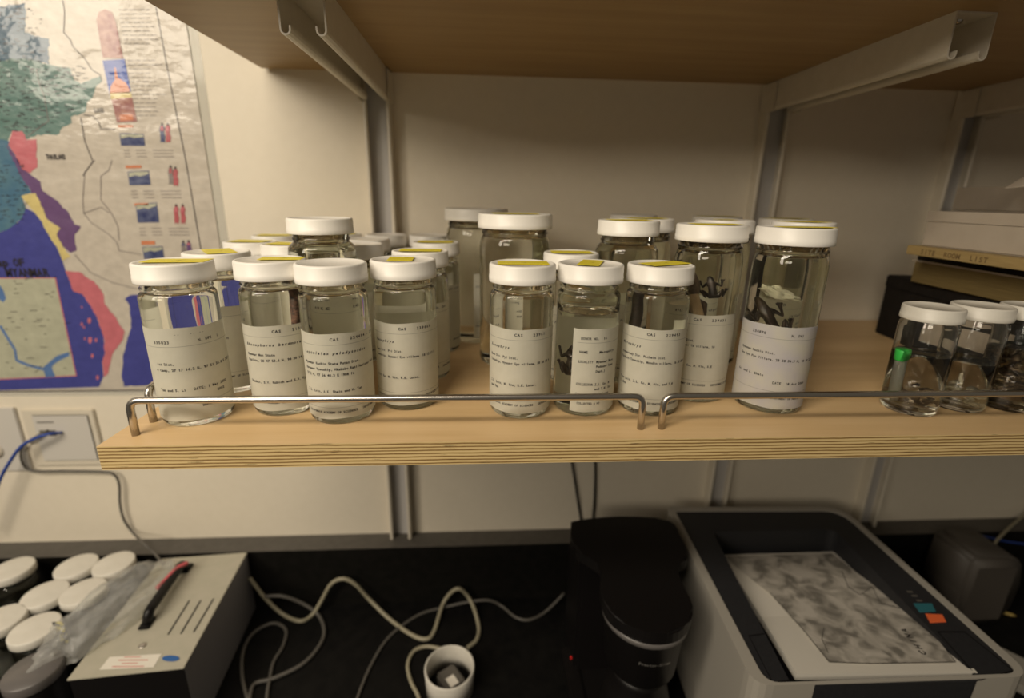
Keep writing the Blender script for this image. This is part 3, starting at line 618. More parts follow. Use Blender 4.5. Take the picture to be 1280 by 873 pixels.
def jag(poly, amp=1.2, step=4):
    out = []
    for i, (x, y) in enumerate(poly):
        x2, y2 = poly[(i+1) % len(poly)]; d = math.hypot(x2-x, y2-y); n = max(1, int(d/step))
        for k in range(n):
            t = k/n; a = amp if 0 < k else amp*0.4
            out.append((x+(x2-x)*t+random.uniform(-a, a), y+(y2-y)*t+random.uniform(-a, a)))
    return out
from mathutils.geometry import tessellate_polygon
def region(name, poly, m, lev, jg=0.0, parent=mp):
    if jg: poly = jag(poly, jg)
    bm = bmesh.new(); off = 0.00012*lev
    P3 = [W(x, y, off)-org for x, y in poly]
    vs = [bm.verts.new(p) for p in P3]
    for tri in tessellate_polygon([P3]):
        try: bm.faces.new([vs[i] for i in tri])
        except ValueError: pass
    bmesh.ops.recalc_face_normals(bm, faces=bm.faces)
    if bm.faces[:] and bm.faces[:][0].normal.y > 0: bmesh.ops.reverse_faces(bm, faces=bm.faces)
    me = bpy.data.meshes.new(name); bm.to_mesh(me); bm.free(); return link(name, me, [m], parent)
def line_part(name, lines, m, lev, w_=0.6):
    bm = bmesh.new(); off = 0.00012*lev
    for pl in lines:
        for (x, y), (x2, y2) in zip(pl, pl[1:]):
            d = Vector((x2-x, y2-y)); 
            if d.length < 1e-6: continue
            n = Vector((-d.y, d.x)).normalized()*w_/2
            fc = bm.faces.new([bm.verts.new(W(a+s*n.x, b+s*n.y, off)-org) for a, b, s in ((x, y, 1), (x2, y2, 1), (x2, y2, -1), (x, y, -1))])
    for f in bm.faces:
        f.normal_update()
        if f.normal.y > 0: f.normal_flip()
    me = bpy.data.meshes.new(name); bm.to_mesh(me); bm.free(); return link(name, me, [m], mp)
sea = [(-90, 290)]+c2([(0, 360), (60, 330), (100, 300), (130, 240), (170, 260), (210, 310), (240, 370), (280, 430), (310, 500)])+c6([(440, 0), (490, 130), (550, 150), (600, 220), (640, 290), (690, 430), (700, 540), (680, 600), (690, 700), (660, 768), (0, 790)])+[(-90, 491)]
region('sea_area', sea, mSea, 1)
region('gulf_area', c6([(830, 180), (860, 160), (910, 152), (950, 165), (1120, 150), (1300, 140), (1500, 150), (1560, 740), (1200, 752), (825, 764), (810, 680), (820, 560), (850, 440), (875, 370), (860, 220)]), mSea, 1, 0.8)
region('teal_region', c1([(-300, 330), (0, 300), (120, 285), (245, 320), (350, 340), (370, 400), (400, 415), (440, 400), (500, 375), (505, 400), (470, 440), (455, 490), (430, 510), (420, 560), (350, 580), (355, 610), (310, 630), (295, 665), (185, 670), (120, 690), (60, 650), (40, 700), (-300, 690)]), mTeal, 1, 1.3)
region('slate_region', c1([(-300, 40), (0, 30), (60, 22), (125, 15), (130, 70), (125, 160), (190, 180), (245, 190), (240, 270), (245, 320), (120, 290), (0, 305), (-300, 335)]), mTB, 1, 1.3)
region('blue_region', [(-80, 176)]+c1([(0, 690), (40, 700), (90, 760), (110, 860)])+c2([(120, 100), (160, 160), (105, 180), (130, 240), (100, 300), (60, 330), (0, 360)])+[(-80, 292)], mBlue, 2, 1.0)
region('purple_region', c1([(30, 720), (80, 780), (110, 840), (150, 865)])+c2([(200, 110), (210, 150), (290, 210), (345, 270), (370, 320), (400, 330), (390, 350), (370, 370), (380, 450), (350, 460), (310, 430), (280, 370), (300, 340), (240, 300), (215, 300), (180, 210), (150, 150), (110, 90)]), mPur, 3, 1.0)
region('upper_pink_region', c1([(60, 650), (110, 650), (130, 690), (180, 690), (185, 830), (150, 860), (110, 840), (80, 780), (40, 720)]), mPink, 3, 1.0)
region('yellow_region', c2([(105, 180), (150, 170), (175, 165), (200, 210), (230, 290), (300, 340), (280, 370), (310, 430), (350, 480), (310, 500), (280, 430), (240, 370), (210, 310), (170, 260)]), mYel, 4, 0.8)
region('lower_pink_region', c6([(435, -10), (530, 0), (640, 80), (690, 150), (700, 220), (760, 290), (830, 400), (820, 450), (760, 530), (740, 590), (720, 680), (690, 700), (680, 600), (700, 540), (690, 430), (640, 290), (600, 220), (550, 150), (490, 130)]), mPink, 4, 0.8)
for x, y, r in ((595, 325, 18), (545, 350, 12), (560, 370, 9), (600, 455, 20), (565, 445, 9), (640, 455, 12), (615, 560, 14), (650, 705, 14), (545, 235, 7)):
    region('island', c6([(x+r*0.7*math.cos(k), y+r*1.2*math.sin(k)) for k in (0, 1, 2, 3, 4, 5.3)]), mPink, 2)
region('inset_frame', c6([(-400, 40), (372, 38), (512, 696), (28, 718), (-300, 730)]), mPink, 2)
region('inset_map', c6([(-400, 46), (365, 44), (504, 690), (36, 711), (-300, 722)]), mIns, 3)
line_part('inset_rivers', [c6([(0, 360), (50, 440), (100, 520), (110, 590), (180, 620), (290, 650)])], mRiv, 4, 3.2)
region('inset_estuary', c6([(285, 640), (330, 600), (380, 560), (455, 535), (465, 560), (400, 590), (355, 620), (345, 640), (370, 700), (305, 703)]), mRiv, 4)
region('inset_lake', c6([(-40, 90), (0, 90), (25, 130), (40, 180), (20, 205), (-40, 150)]), mRiv, 4)
line_part('border_lines', [c1([(310, 0), (320, 60), (315, 160), (350, 200), (360, 230), (420, 290), (455, 345), (495, 370), (505, 400)]), c1([(415, 570), (460, 575), (490, 605), (500, 640), (570, 640)]), c1([(400, 580), (420, 700), (460, 800), (410, 873)])], mInk, 5, 1.0)
line_part('road_lines', [c2([(470, 0), (420, 60), (410, 200), (415, 265), (450, 310), (540, 370), (580, 410), (590, 450), (700, 470)]), c2([(555, 0), (540, 50), (500, 80), (500, 200), (550, 260), (585, 330), (590, 400)]), c2([(415, 265), (500, 235), (545, 265)]), c2([(370, 470), (450, 560), (560, 610), (680, 640)]), c1([(180, 340), (190, 400), (220, 480), (240, 600), (130, 680)])], mGry, 5, 0.9)
blk = []
for k in range(260):   # place names on the coloured regions: short dark strokes
    x, y = random.uniform(-10, 105), random.uniform(82, 165); l = random.uniform(2, 7)
    if x > 95-abs(y-110)*0.6 and y > 140: continue
    blk.append([(x, y), (x+l, y+random.uniform(-.4, .6))])
for k in range(70):
    x, y = random.uniform(-10, 50), random.uniform(8, 78); blk.append([(x, y), (x+random.uniform(2, 7), y)])
for k in range(60):
    x = random.uniform(-5, 30); y = random.uniform(205, 280); blk.append([(x, y), (x+random.uniform(2, 6), y)])
for k in range(40):
    y = random.uniform(345, 465); x = random.uniform(0, 70+(y-345)*0.2); blk.append([(x, y), (x+random.uniform(2, 10), y)])
line_part('place_names', blk, mInk, 6, 0.75)
def maptext(name, s, px0, py0, px1, py1, h, m=None):
    a_, b_ = W(px0, py0, 0.0009), W(px1, py1, 0.0009); ux = (b_-a_).normalized(); uz = Vector((0, 0, 1)); n = len(s)
    bm = bmesh.new(); text(bm, s, lambda x, y: a_-org+ux*x+uz*y, (b_-a_).length/n, h, 0)
    for f in bm.faces:
        f.normal_update()
        if f.normal.y > 0: f.normal_flip()
    me = bpy.data.meshes.new(name); bm.to_mesh(me); bm.free(); return link(name, me, [m or mInk], mp)
maptext('map_title', 'Map OF', -10, 333, 31, 333, 0.022); maptext('map_title', 'UNION OF MYANMAR', -62, 346, 62, 346, 0.024)
maptext('country_name', 'LAOS', 118, 140.5, 130, 140.5, 0.011); maptext('country_name', 'THAILAND', 58, 199, 82, 199, 0.013)
# inner neat line, photo strip, captions
line_part('neat_line', [[(194, 4), (208, 80), (232, 200), (250, 306), (278, 484)], [(-60, 490), (278, 487)]], mInk, 5, 1.1)
region('arch_photo', c1([(478, 100), (490, 60), (520, 45), (555, 60), (575, 110), (612, 290), (510, 285)]), mBr, 5)
region('pagoda_photo', c1([(508, 300), (618, 292), (655, 480), (548, 490)]), mStu, 5)
region('pagoda_spire', c1([(566, 335), (573, 335), (585, 385), (625, 410), (642, 440), (645, 462), (545, 462), (548, 430), (570, 395)]), mOra, 6)
region('pagoda_ground', c1([(545, 462), (650, 455), (655, 482), (549, 492)]), mYel, 6)
region('temple_photo', c1([(552, 490), (655, 482), (680, 603), (580, 608)]), mBr, 5)
region('temple_detail', c1([(592, 570), (658, 566), (662, 596), (597, 600)]), mOra, 6)
for q in (c1([(592, 660), (712, 664), (720, 724), (600, 722)]), c2([(632, 58), (738, 52), (748, 124), (642, 126)]), c2([(672, 220), (778, 212), (790, 310), (684, 312)]), c2([(706, 432), (806, 428), (815, 488), (715, 492)])):
    region('landscape_photo', q, mNavy, 5)
    (x0, y0), (x1, y1), (x2, y2), (x3, y3) = q
    region('landscape_sky', [(x0+1, y0+1), (x1-1, y1+1), (x1, y1+4), (x0+(x1-x0)*0.6, y0+6), (x0+(x1-x0)*0.4, y0+4.5), (x0+2, y0+7)], mIns, 6, 0.4)
for q in (c1([(585, 620), (660, 620), (660, 632), (586, 632)]), c2([(622, 28), (700, 26), (702, 40), (624, 42)]), c2([(665, 216), (735, 214), (735, 226), (667, 228)]), c2([(700, 402), (768, 402), (770, 420), (702, 422)])):
    region('caption_heading', q, mOra, 6)
for (ox, oy, f, c_) in ((790, 612, c1, mNavy), (818, 612, c1, mRed), (832, 28, c2, mGry), (856, 36, c2, mRed), (860, 222, c2, mRed), (892, 222, c2, mRed), (895, 402, c2, mGry), (922, 400, c2, mPur)):
    e = 60 if (f == c2 and oy > 390) else 96
    region('costume_figure', f([(ox+8, oy+8), (ox+18, oy+6), (ox+27, oy+22), (ox+23, oy+e*0.45), (ox+30, oy+e*0.7), (ox+26, oy+e), (ox+14, oy+e-6), (ox+6, oy+e), (ox+5, oy+e*0.6), (ox+1, oy+e*0.35), (ox+3, oy+20)]), c_, 6, 0.25)
    region('costume_top', f([(ox+8, oy+12), (ox+18, oy+12), (ox+22, oy+e*0.38), (ox+6, oy+e*0.38)]), (mRed, mNavy, mPink, mW)[(ox+oy) % 4], 7, 0.2)
    region('costume_head', f([(ox+9, oy-2), (ox+17, oy-2), (ox+18, oy+9), (ox+9, oy+9)]), mInk, 8)
cap = []
for k in range(26):
    y = 48+k*21
    if 230 < y < 300: continue
    x = 580+y*0.165; e = x+random.uniform(90, 175); u = x
    while u < e:
        l = random.uniform(10, 40); cap += [c1([(u, y), (min(u+l, e), y-1)])]; u += l+random.uniform(4, 9)
for (x0, y0, n) in ((612, 745, 3), (650, 155, 3), (690, 340, 3)):
    f = c1 if y0 > 700 else c2
    for k in range(n):
        for (a_, b_) in ((0, 30), (60, 110), (145, 245)):
            cap += [f([(x0+a_+k*3, y0+k*16), (x0+b_+k*3, y0+k*16)])]
line_part('captions', cap, mGry, 6, 0.8)

# ------------------------------------------------------------------ outlets and wall cables
def outlet(px_list, label, network):
    xs = px_list; t = empty('wall_outlet', ((xs[0]+xs[1])/2, D, xs[2]), label, 'wall outlet'); w2 = (xs[1]-xs[0])/2; h = xs[3]-xs[2]
    bm = bmesh.new(); box(bm, -w2, w2, -0.006, -0.0002, 0, h, 0, bev=0.002); fin('cover_plate', bm, 'outlet' if network else 'outlet_grey', t)
    if network:
        bm = bmesh.new(); box(bm, -w2+0.022, w2-0.012, -0.0085, -0.0055, 0.014, h-0.012, 0, bev=0.0015); fin('insert', bm, 'outlet_grey', t)
        for dx in (-0.038, -0.018):
            bm = bmesh.new(); box(bm, dx-0.007, dx+0.007, -0.009, -0.0082, h-0.062, h-0.048); fin('jack', bm, 'cord_grey', t)
        bm = bmesh.new(); text(bm, 'DATA / VOICE', lambda x, y: (x, -0.0089, y), 0.0034, 0.005, 0, -0.042, h-0.030) if False else box(bm, -0.045, -0.010, -0.0089, -0.0084, h-0.030, h-0.027); fin('name_strip', bm, 'cord_grey', t)
    else:
        for zc in (h*0.33, h*0.72):
            bm = bmesh.new(); lathe(bm, [(0, 0.0), (0.0165, 0.0), (0.0175, 0.0010), (0.0175, 0.002), (0, 0.002)], 24)
            for v in bm.verts: v.co = Vector((v.co.x, v.co.z*-1-0.0058, v.co.y+zc))
            s = fin('socket', bm, 'outlet', t); bm = bmesh.new()
            for dx in (-0.006, 0.006): box(bm, dx-0.0012, dx+0.0012, -0.0083, -0.0078, zc+0.001, zc+0.009)
            box(bm, -0.002, 0.002, -0.0083, -0.0078, zc-0.009, zc-0.005); fin('slots', bm, 'dark', t)
outlet((-0.745, -0.616, -0.357, -0.200), 'duplex power outlet plate cut by the left edge of the photo', False)
outlet((-0.604, -0.452, -0.345, -0.206), 'network outlet plate under the map, with the blue cable plugged in', True)
def cable(name, pts, r, m, label, n=8, group=None):
    bm = bmesh.new(); tube(bm, catmull(pts, n), r, 10); return tag(fin(name, bm, m), label, 'cable', group)
def wl(l, off): return [at(x, y, 1, D-off) for x, y in l]
cable('network_cable', wl([(77, 541)], 0.010)+wl([(60, 543)], 0.030)+wl([(40, 550), (25, 560), (12, 578), (0, 600), (-14, 640), (-24, 668)], 0.035), 0.0034, 'cord_blue', 'bright blue network cable hanging from the outlet at the left')
cable('network_cable', wl([(60, 538)], 0.010)+wl([(44, 547)], 0.018)+wl([(30, 556), (26, 568), (30, 582), (42, 589), (80, 589), (130, 590), (143, 594), (149, 606), (150, 630), (155, 650), (166, 666)], 0.012)+[at(180, 680, 1, D-0.06), at(193, 692, 1, D-0.07), at(204, 706, 1, D-0.10)], 0.0028, 'cord_grey', 'thin beige-grey cable looping down the wall to the instrument box')
cable('appliance_cord', wl([(712, 560), (716, 585), (722, 625), (726, 650)], 0.008)+[at(727, 668, 1, D-0.06)], 0.0028, 'cord_black', 'left of the two black cords behind the coffee maker')
cable('appliance_cord', wl([(742, 560), (744, 585), (743, 625), (741, 650)], 0.008)+[at(740, 668, 1, D-0.06)], 0.0028, 'cord_black', 'right of the two black cords behind the coffee maker')

# ------------------------------------------------------------------ bench: jars at the left
def bp(x, y, z): return at(x, y, 2, z)
lids = [(14, 711, 'white-lidded dark jar at the left frame edge, farthest back'), (95, 707, 'white-lidded dark jar nearest the bench curb, second column'), (142, 704, 'white-lidded dark jar half under the plastic bag, farthest right'),
        (56, 742, 'white-lidded dark jar in the middle of the bench cluster'), (104, 739, 'white-lidded dark jar touching the bag, in the middle row'), (0, 774, 'white-lidded dark jar cut by the left frame edge, lower'), (43, 785, 'white-lidded dark jar with hazard tape beside it, lower row')]
M['dark_fill'] = varied('dark_preserved_matter', (0.006, 0.005, 0.003), (0.02, 0.016, 0.008), 60, 0.35)
M['glass_dark'] = glass('smoky_jar_glass', (0.45, 0.46, 0.40))
for i, (x, y, lb) in enumerate(lids):
    p = bp(x, y, -0.528)
    t, _, _ = jar('specimen_jar', p.x, p.y, lb, 'short', R=0.036, H=0.187, rl=0.0385, glassm='glass_dark', group='dark jars on the bench at the left', lidm='old_lid', z=ZB, lidh=0.016)
    bm = bmesh.new(); lathe(bm, [(0, 0.005), (0.030, 0.005), (0.0325, 0.012), (0.0325, 0.135), (0, 0.138)], 24); fin('dark_contents', bm, 'dark_fill', t, True)
p = bp(40, 836, -0.535)
t = empty('dark_jar', (p.x, p.y, ZB), 'jar with a smoky translucent lid, nearest at the lower left', 'jar')
bm = bmesh.new(); lathe(bm, [(0, 0), (0.036, 0), (0.038, 0.006), (0.038, 0.150), (0.035, 0.158), (0, 0.158)], 40); fin('glass_body', bm, 'black', t, True)
M['smoky'] = mat('smoky_translucent_plastic', (0.13, 0.12, 0.115), 0.3)
bm = bmesh.new(); lathe(bm, [(0, 0.159), (0.0405, 0.159), (0.0410, 0.161), (0.0410, 0.176), (0.0395, 0.1785), (0, 0.1785)], 40); fin('lid', bm, 'smoky', t, True)
# hazard tape
t = empty('tape_strip', bp(73, 782, -0.528), 'yellow and black patterned tape strip between lids and bag', 'tape')
M['haz'] = mat('yellow_black_tape', (0.6, 0.5, 0.03), 0.5); v = coords(M['haz'], (1, 1, 1)); wv = N(M['haz'], 'ShaderNodeTexVoronoi'); wv.inputs['Scale'].default_value = 120; L(M['haz'], v, wv.inputs['Vector'])
L(M['haz'], ramp(M['haz'], wv.outputs['Distance'], [(0.42, (0.62, 0.52, 0.03)), (0.5, (0.01, 0.01, 0.01))]), bsdf(M['haz']).inputs['Base Color'])
bm = bmesh.new(); box(bm, -0.008, 0.010, -0.002, 0.000, -0.040, 0.008); fin('strip', bm, 'haz', t)

# instrument box
zt = -0.55; q = [bp(202, 695, zt), bp(307, 692, zt), bp(228, 835, zt), bp(92, 843, zt)]
cx_, cy_ = -0.224, 0.35; RZ = 0.075
t = empty('instrument_box', (cx_, cy_, ZB), 'putty-coloured steel instrument box with black handle on the bench', 'instrument box', None, RZ)
bx0, bx1, by0, by1 = -0.0925, 0.0925, -0.147, 0.145
bm = bmesh.new(); fs = box(bm, bx0, bx1, by0, by1, 0.004, 0.163); fs[3].material_index = 1; fs[2].material_index = 2; fs[5].material_index = 1
fin('housing', bm, ['box_top', 'box_side', 'black'], t)
bm = bmesh.new(); box(bm, bx0-0.001, bx1+0.001, by0-0.003, by1, 0.1625, 0.1655, 0, bev=0.0008); fin('top_plate', bm, 'box_top', t)
INV = Matrix.Rotation(-RZ, 3, 'Z')
def loc(x, y, z=-0.5495): return INV @ (bp(x, y, z)-Vector((cx_, cy_, ZB)))
a_, b_ = loc(184, 781), loc(233, 712)
bm = bmesh.new(); pts = bent([a_, a_+Vector((0.002, 0.008, 0.022)), b_+Vector((-0.002, -0.008, 0.022)), b_], 0.010); tube(bm, pts, 0.0092, 12); hd = fin('handle', bm, 'black', t, True)
for (x, y) in ((184, 781), (233, 712)):
    p = loc(x, y); bm = bmesh.new(); box(bm, p.x-0.010, p.x+0.010, p.y-0.014, p.y+0.014, p.z-0.0002, p.z+0.006, 0, bev=0.002); fin('handle_foot', bm, 'black', hd)
for xa, ya, xb, yb in ((210, 794, 237, 751), (226, 793, 251, 751), (242, 791, 267, 749)):
    p, q2 = loc(xa, ya), loc(xb, yb); n = (q2-p).normalized().cross(Vector((0, 0, 1)))*0.0016
    bm = bmesh.new(); bm.faces.new([bm.verts.new(v+Vector((0, 0, 0.0006))) for v in (p+n, q2+n, q2-n, p-n)]); fin('vent_slot', bm, 'dark', t)
p = loc(178, 808); bm = bmesh.new(); lathe(bm, [(0.004, 0), (0.006, 0.0006), (0.006, 0.0012), (0.004, 0.0016), (0.0, 0.0008)], 20, 0, p.x, p.y); 
for v in bm.verts: v.co.z += p.z+0.0005
fin('screw', bm, 'steel', t)
def patch(name, pxs, m, parent, z=-0.5495, lift=0.0006, org_=None):
    bm = bmesh.new(); bm.faces.new([bm.verts.new(loc(x, y, z)+Vector((0, 0, lift))) for x, y in pxs])
    for f in bm.faces:
        f.normal_update()
        if f.normal.z < 0: f.normal_flip()
    me = bpy.data.meshes.new(name); bm.to_mesh(me); bm.free(); return link(name, me, [m], parent)
patch('paper_label', [(124, 838), (137, 822), (202, 818), (192, 835)], 'paper', t)['label'] = 'white label with red print'
for k, (x0, x1, y) in enumerate(((155, 176, 822), (148, 185, 826), (152, 172, 830), (140, 180, 834))): patch('red_print', [(x0, y+.8), (x1, y+.4), (x1+.4, y-.6), (x0+.4, y-.2)], 'red_ink', t, lift=0.0010)
patch('blue_badge', [(213.5+11*math.cos(k*PI/10), 824+3.8*math.sin(k*PI/10)) for k in range(20)], M['blue'], t, lift=0.0010)
# plastic bag: crumpled film blob draped over the box's left side
bm = bmesh.new(); bmesh.ops.create_icosphere(bm, subdivisions=5, radius=1)
for v in bm.verts:
    c = v.co.copy(); n = noise.noise(c*2.3)*0.22+abs(noise.noise(c*5+Vector((3, 1, 7))))*0.16+noise.noise(c*11)*0.05+abs(noise.noise(c*8+Vector((9, 4, 2))))*0.09
    k = 1+n; v.co = Vector((c.x*0.056*k, c.y*0.112*k, max(c.z, -0.08)*0.058*k))
    v.co.x += v.co.y*0.28
bag = empty('plastic_bag', (-0.318, 0.335, -0.5445), 'crumpled clear plastic bag lying over the instrument box and jar lids', 'plastic bag')
fin('film', bm, 'film', bag, True)
bm = bmesh.new(); a_, b_ = bp(196, 736, -0.525)-bag.location, bp(234, 704, -0.525)-bag.location
d = (b_-a_); tube(bm, catmull([a_, a_+d*0.35+Vector((0, 0, 0.004)), a_+d*0.7+Vector((-0.003, 0, 0.005)), b_], 6), 0.0040, 8); fin('seal_strip', bm, 'pink', bag)['label'] = 'pink seal strip'

# coffee maker
zc = -0.40
outl = [(680+x/3.196, 600+y/3.196) for x, y in ((108, 162), (300, 146), (500, 160), (540, 215), (572, 292), (566, 318), (535, 335), (540, 380), (560, 430), (592, 495), (590, 550), (540, 600), (470, 615), (400, 605), (300, 560), (245, 500), (226, 420), (228, 352), (203, 325), (130, 278), (108, 225))]
pc = [bp(x, y, zc) for x, y in outl]; oc = Vector((0.70, 0.26, ZB))
t = empty('coffee_maker', oc, 'black drip coffee maker with a rounded front, beside the printer', 'coffee maker')
poly = [(p.x-oc.x, p.y-oc.y) for p in pc]
poly = [tuple(p.xy) for p in catmull([(x, y, 0) for x, y in poly]+[(*poly[0], 0)], 3)][:-1]
bm = bmesh.new(); prism(bm, poly, 0.292, 0.315, 0, bev=0.004); fin('top_cover', bm, 'black', t)
bm = bmesh.new(); box(bm, -0.10, 0.105, 0.03, 0.145, 0.0, 0.292, 0, bev=0.008); fin('water_tank', bm, 'black', t)
fx, fy = 0.690-oc.x+0.002, 0.178-oc.y
bm = bmesh.new(); lathe(bm, [(0, 0.175), (0.055, 0.175), (0.062, 0.185), (0.070, 0.288), (0.0715, 0.2915), (0, 0.2915)], 40, 0, fx, fy); fin('filter_basket', bm, 'black', t, True)
bm = bmesh.new(); lathe(bm, [(0.0722, 0.281), (0.0738, 0.282), (0.0738, 0.2915), (0.0722, 0.2915)], 40, 0, fx, fy, close=True); fin('trim_ring', bm, 'steel' if False else 'smoky', t, True)
bm = bmesh.new(); lathe(bm, [(0, 0.022), (0.055, 0.022), (0.064, 0.040), (0.066, 0.075), (0.055, 0.125), (0.046, 0.150), (0.049, 0.165), (0, 0.165)], 36, 0, fx, fy); fin('carafe', bm, 'black', t, True)
bm = bmesh.new(); box(bm, -0.085, 0.085, fy-0.07, 0.04, 0.0, 0.020, 0, bev=0.004); fin('base', bm, 'black', t)
def basket(x, y): a = x/0.0715-0.25; r = 0.0700; return (fx+r*math.sin(a), fy-r*math.cos(a), y)
bm = bmesh.new(); text(bm, 'Proctor-Silex', lambda x, y: (fx+0.0702*math.sin((x-0.01)/0.070), fy-0.0702*math.cos((x-0.01)/0.070), y), 0.0042, 0.0075, 0, -0.018, 0.243); fin('brand_lettering', bm, 'silver', t)
t = empty('power_strip', bp(716, 822, -0.69), 'black power strip with a glowing red switch beside the coffee maker', 'power strip'); t.location.z = ZB
bm = bmesh.new(); box(bm, -0.020, 0.012, -0.12, 0.03, 0, 0.022, 0, bev=0.004); fin('housing', bm, 'black', t)
bm = bmesh.new(); lathe(bm, [(0, 0.030), (0.003, 0.029), (0.005, 0.026), (0.005, 0.021), (0, 0.021)], 14); fin('switch', bm, 'red_glow', t)['label'] = 'lit red switch'

# printer
zp = -0.42; op = Vector((1.05, 0.24, ZB)); PZ = zp-ZB
t = empty('laser_printer', op, 'white and charcoal laser printer with a printed map in its output tray', 'printer')
def pp(x, y, z=zp): p = bp(x, y, z)-op; return (p.x, p.y)
def rounded(q, rad, n=5):
    out = []
    for i in range(len(q)):
        a_, b_, c_ = Vector(q[i-1]), Vector(q[i]), Vector(q[(i+1) % len(q)]); d1 = (a_-b_).normalized(); d2 = (c_-b_).normalized(); r = rad[i]
        for k in range(n+1):
            s = k/n; p = (1-s)**2*(b_+d1*r)+2*s*(1-s)*b_+s*s*(b_+d2*r); out.append((p.x, p.y))
    return out
outer = [pp(834, 634), pp(1052, 634), pp(1292, 846), pp(943, 858)]
rec = [pp(891, 664), pp(1043, 661), pp(1226, 851), pp(990, 856)]
dark_o = [pp(844, 639), pp(1050, 638.5), pp(1276, 842), pp(958, 854)]
# body shell with open tray: side walls as a ring
def ring(bm, A, B, z0, z1, mi=0):
    n = len(A); v = [[bm.verts.new((x, y, z)) for x, y in P] for P, z in ((A, z0), (A, z1), (B, z1), (B, z0))]
    for i in range(n):
        j = (i+1) % n
        for k in range(4): f = bm.faces.new((v[k][i], v[k][j], v[(k+1) % 4][j], v[(k+1) % 4][i])); f.material_index = mi
ro = rounded(outer, [0.012, 0.045, 0.03, 0.03]); rd = rounded(dark_o, [0.008, 0.040, 0.022, 0.022]); ri = rounded(rec, [0.012, 0.02, 0.01, 0.01])
bm = bmesh.new(); prism(bm, ro, 0.012, PZ-0.075); ring(bm, ro, rd, PZ-0.075, PZ); fin('body', bm, 'printer_white', t)
bm = bmesh.new(); prism(bm, rounded([pp(850, 650), pp(1045, 650), pp(1270, 840), pp(960, 845)], [0.01]*4), 0.0, 0.012); fin('foot', bm, 'black', t)
bm = bmesh.new(); ring(bm, [(x*0.9985, y*0.9985) for x, y in rd], ri, PZ-0.07, PZ-0.002); fin('top_panel', bm, 'printer_dark', t)
bm = bmesh.new(); prism(bm, [(x*0.999, y*0.999) for x, y in ri], PZ-0.0745, PZ-0.068); fin('tray_floor', bm, 'printer_dark', t)
bm = bmesh.new(); a_, b_ = pp(905, 669, -0.45), pp(1035, 667, -0.45); box(bm, a_[0], b_[0], min(a_[1], b_[1])+0.012, min(a_[1], b_[1])+0.020, PZ-0.060, PZ-0.022); fin('paper_exit', bm, 'dark', t)
for q in ([(936, 794), (958, 791), (992, 850), (966, 853)], [(1172, 789), (1206, 789), (1268, 838), (1226, 850)]):
    P = [pp(*a) for a in q]; bm = bmesh.new(); ring(bm, P, [((x-sum(p[0] for p in P)/4)*0.97+sum(p[0] for p in P)/4, (y-sum(p[1] for p in P)/4)*0.97+sum(p[1] for p in P)/4) for x, y in P], PZ-0.0021, PZ-0.0012); fin('release_flap', bm, 'black', t)
def pbtn(name, q, m, h=0.0015):
    P = [pp(*a) for a in q]; bm = bmesh.new(); prism(bm, P, PZ-0.0021, PZ-0.002+h, 0, bev=0.0005); return fin(name, bm, m, t)
pbtn('stop_button', [(1142, 754), (1165, 753), (1172, 767), (1150, 766)] if False else [(1157, 767), (1178, 768), (1183, 777), (1163, 778)], 'orange')['label'] = 'orange button'
pbtn('go_button', [(1142, 754), (1165, 754), (1170, 764), (1150, 765)], 'teal')['label'] = 'teal button'
for (x, y) in ((1133, 738), (1139, 743), (1145, 749)):
    pbtn('status_mark', [(x, y), (x+7, y), (x+9, y+2), (x+2, y+2)], 'cord_grey', 0.0006)
# papers in the tray: sloping stack, printed sheet on top
tp = empty('paper_stack', op+Vector((0, 0, PZ-0.06)), 'stack of white paper in the printer tray, map print on top', 'paper stack')
qp = [(902, 694, -0.475), (1042, 690, -0.475), (1139, 763, -0.448), (1222, 842, -0.426), (995, 845, -0.426), (955, 786, -0.446)]
def grid_sheet(bm, L0, L1, n, off, th, mi=0):
    """L0 / L1: left and right polylines of 3D points"""
    g = []
    for i in range(n+1):
        s = i/n
        def pick(Ln): k = s*(len(Ln)-1); j = min(int(k), len(Ln)-2); return Ln[j].lerp(Ln[j+1], k-j)
        a, b = pick(L0), pick(L1); row = []
        for j in range(7): p = a.lerp(b, j/6); row.append(p+Vector((0, 0, off-0.003*math.sin(j/6*PI)*0)))
        g.append(row)
    top = [[bm.verts.new(p) for p in r] for r in g]; bot = [[bm.verts.new(p-Vector((0, 0, th))) for p in r] for r in g]
    for i in range(n):
        for j in range(6):
            bm.faces.new((top[i][j], top[i][j+1], top[i+1][j+1], top[i+1][j])); bm.faces.new((bot[i][j], bot[i+1][j], bot[i+1][j+1], bot[i][j+1]))
    for i in range(n):
        for j in (0, 6): bm.faces.new((top[i][j], top[i+1][j], bot[i+1][j], bot[i][j]))
    for j in range(6):
        for i in (0, n): bm.faces.new((top[i][j], top[i][j+1], bot[i][j+1], bot[i][j]))
P3 = lambda x, y, z: bp(x, y, z)-tp.location
Lf = [P3(902, 694, -0.470), P3(952, 772, -0.448), P3(996, 843, -0.4205)]; Rg = [P3(1042, 690, -0.470), P3(1139, 763, -0.448), P3(1222, 841, -0.4205)]
bm = bmesh.new(); grid_sheet(bm, Lf, Rg, 10, 0, 0.012); fin('sheets', bm, 'paper', tp)
mpz = mat('grey_relief_print', (0.5, 0.48, 0.44), 0.6); v = coords(mpz, (9, 9, 9)); n1 = noise_tex(mpz, v, 3.0, 9)
for nd in mpz.node_tree.nodes:
    if nd.type == 'TEX_NOISE': nd.inputs['Distortion'].default_value = 0.8
L(mpz, ramp(mpz, n1, [(0.38, (0.20, 0.185, 0.16)), (0.5, (0.42, 0.39, 0.34)), (0.62, (0.56, 0.52, 0.46))]), bsdf(mpz).inputs['Base Color'])
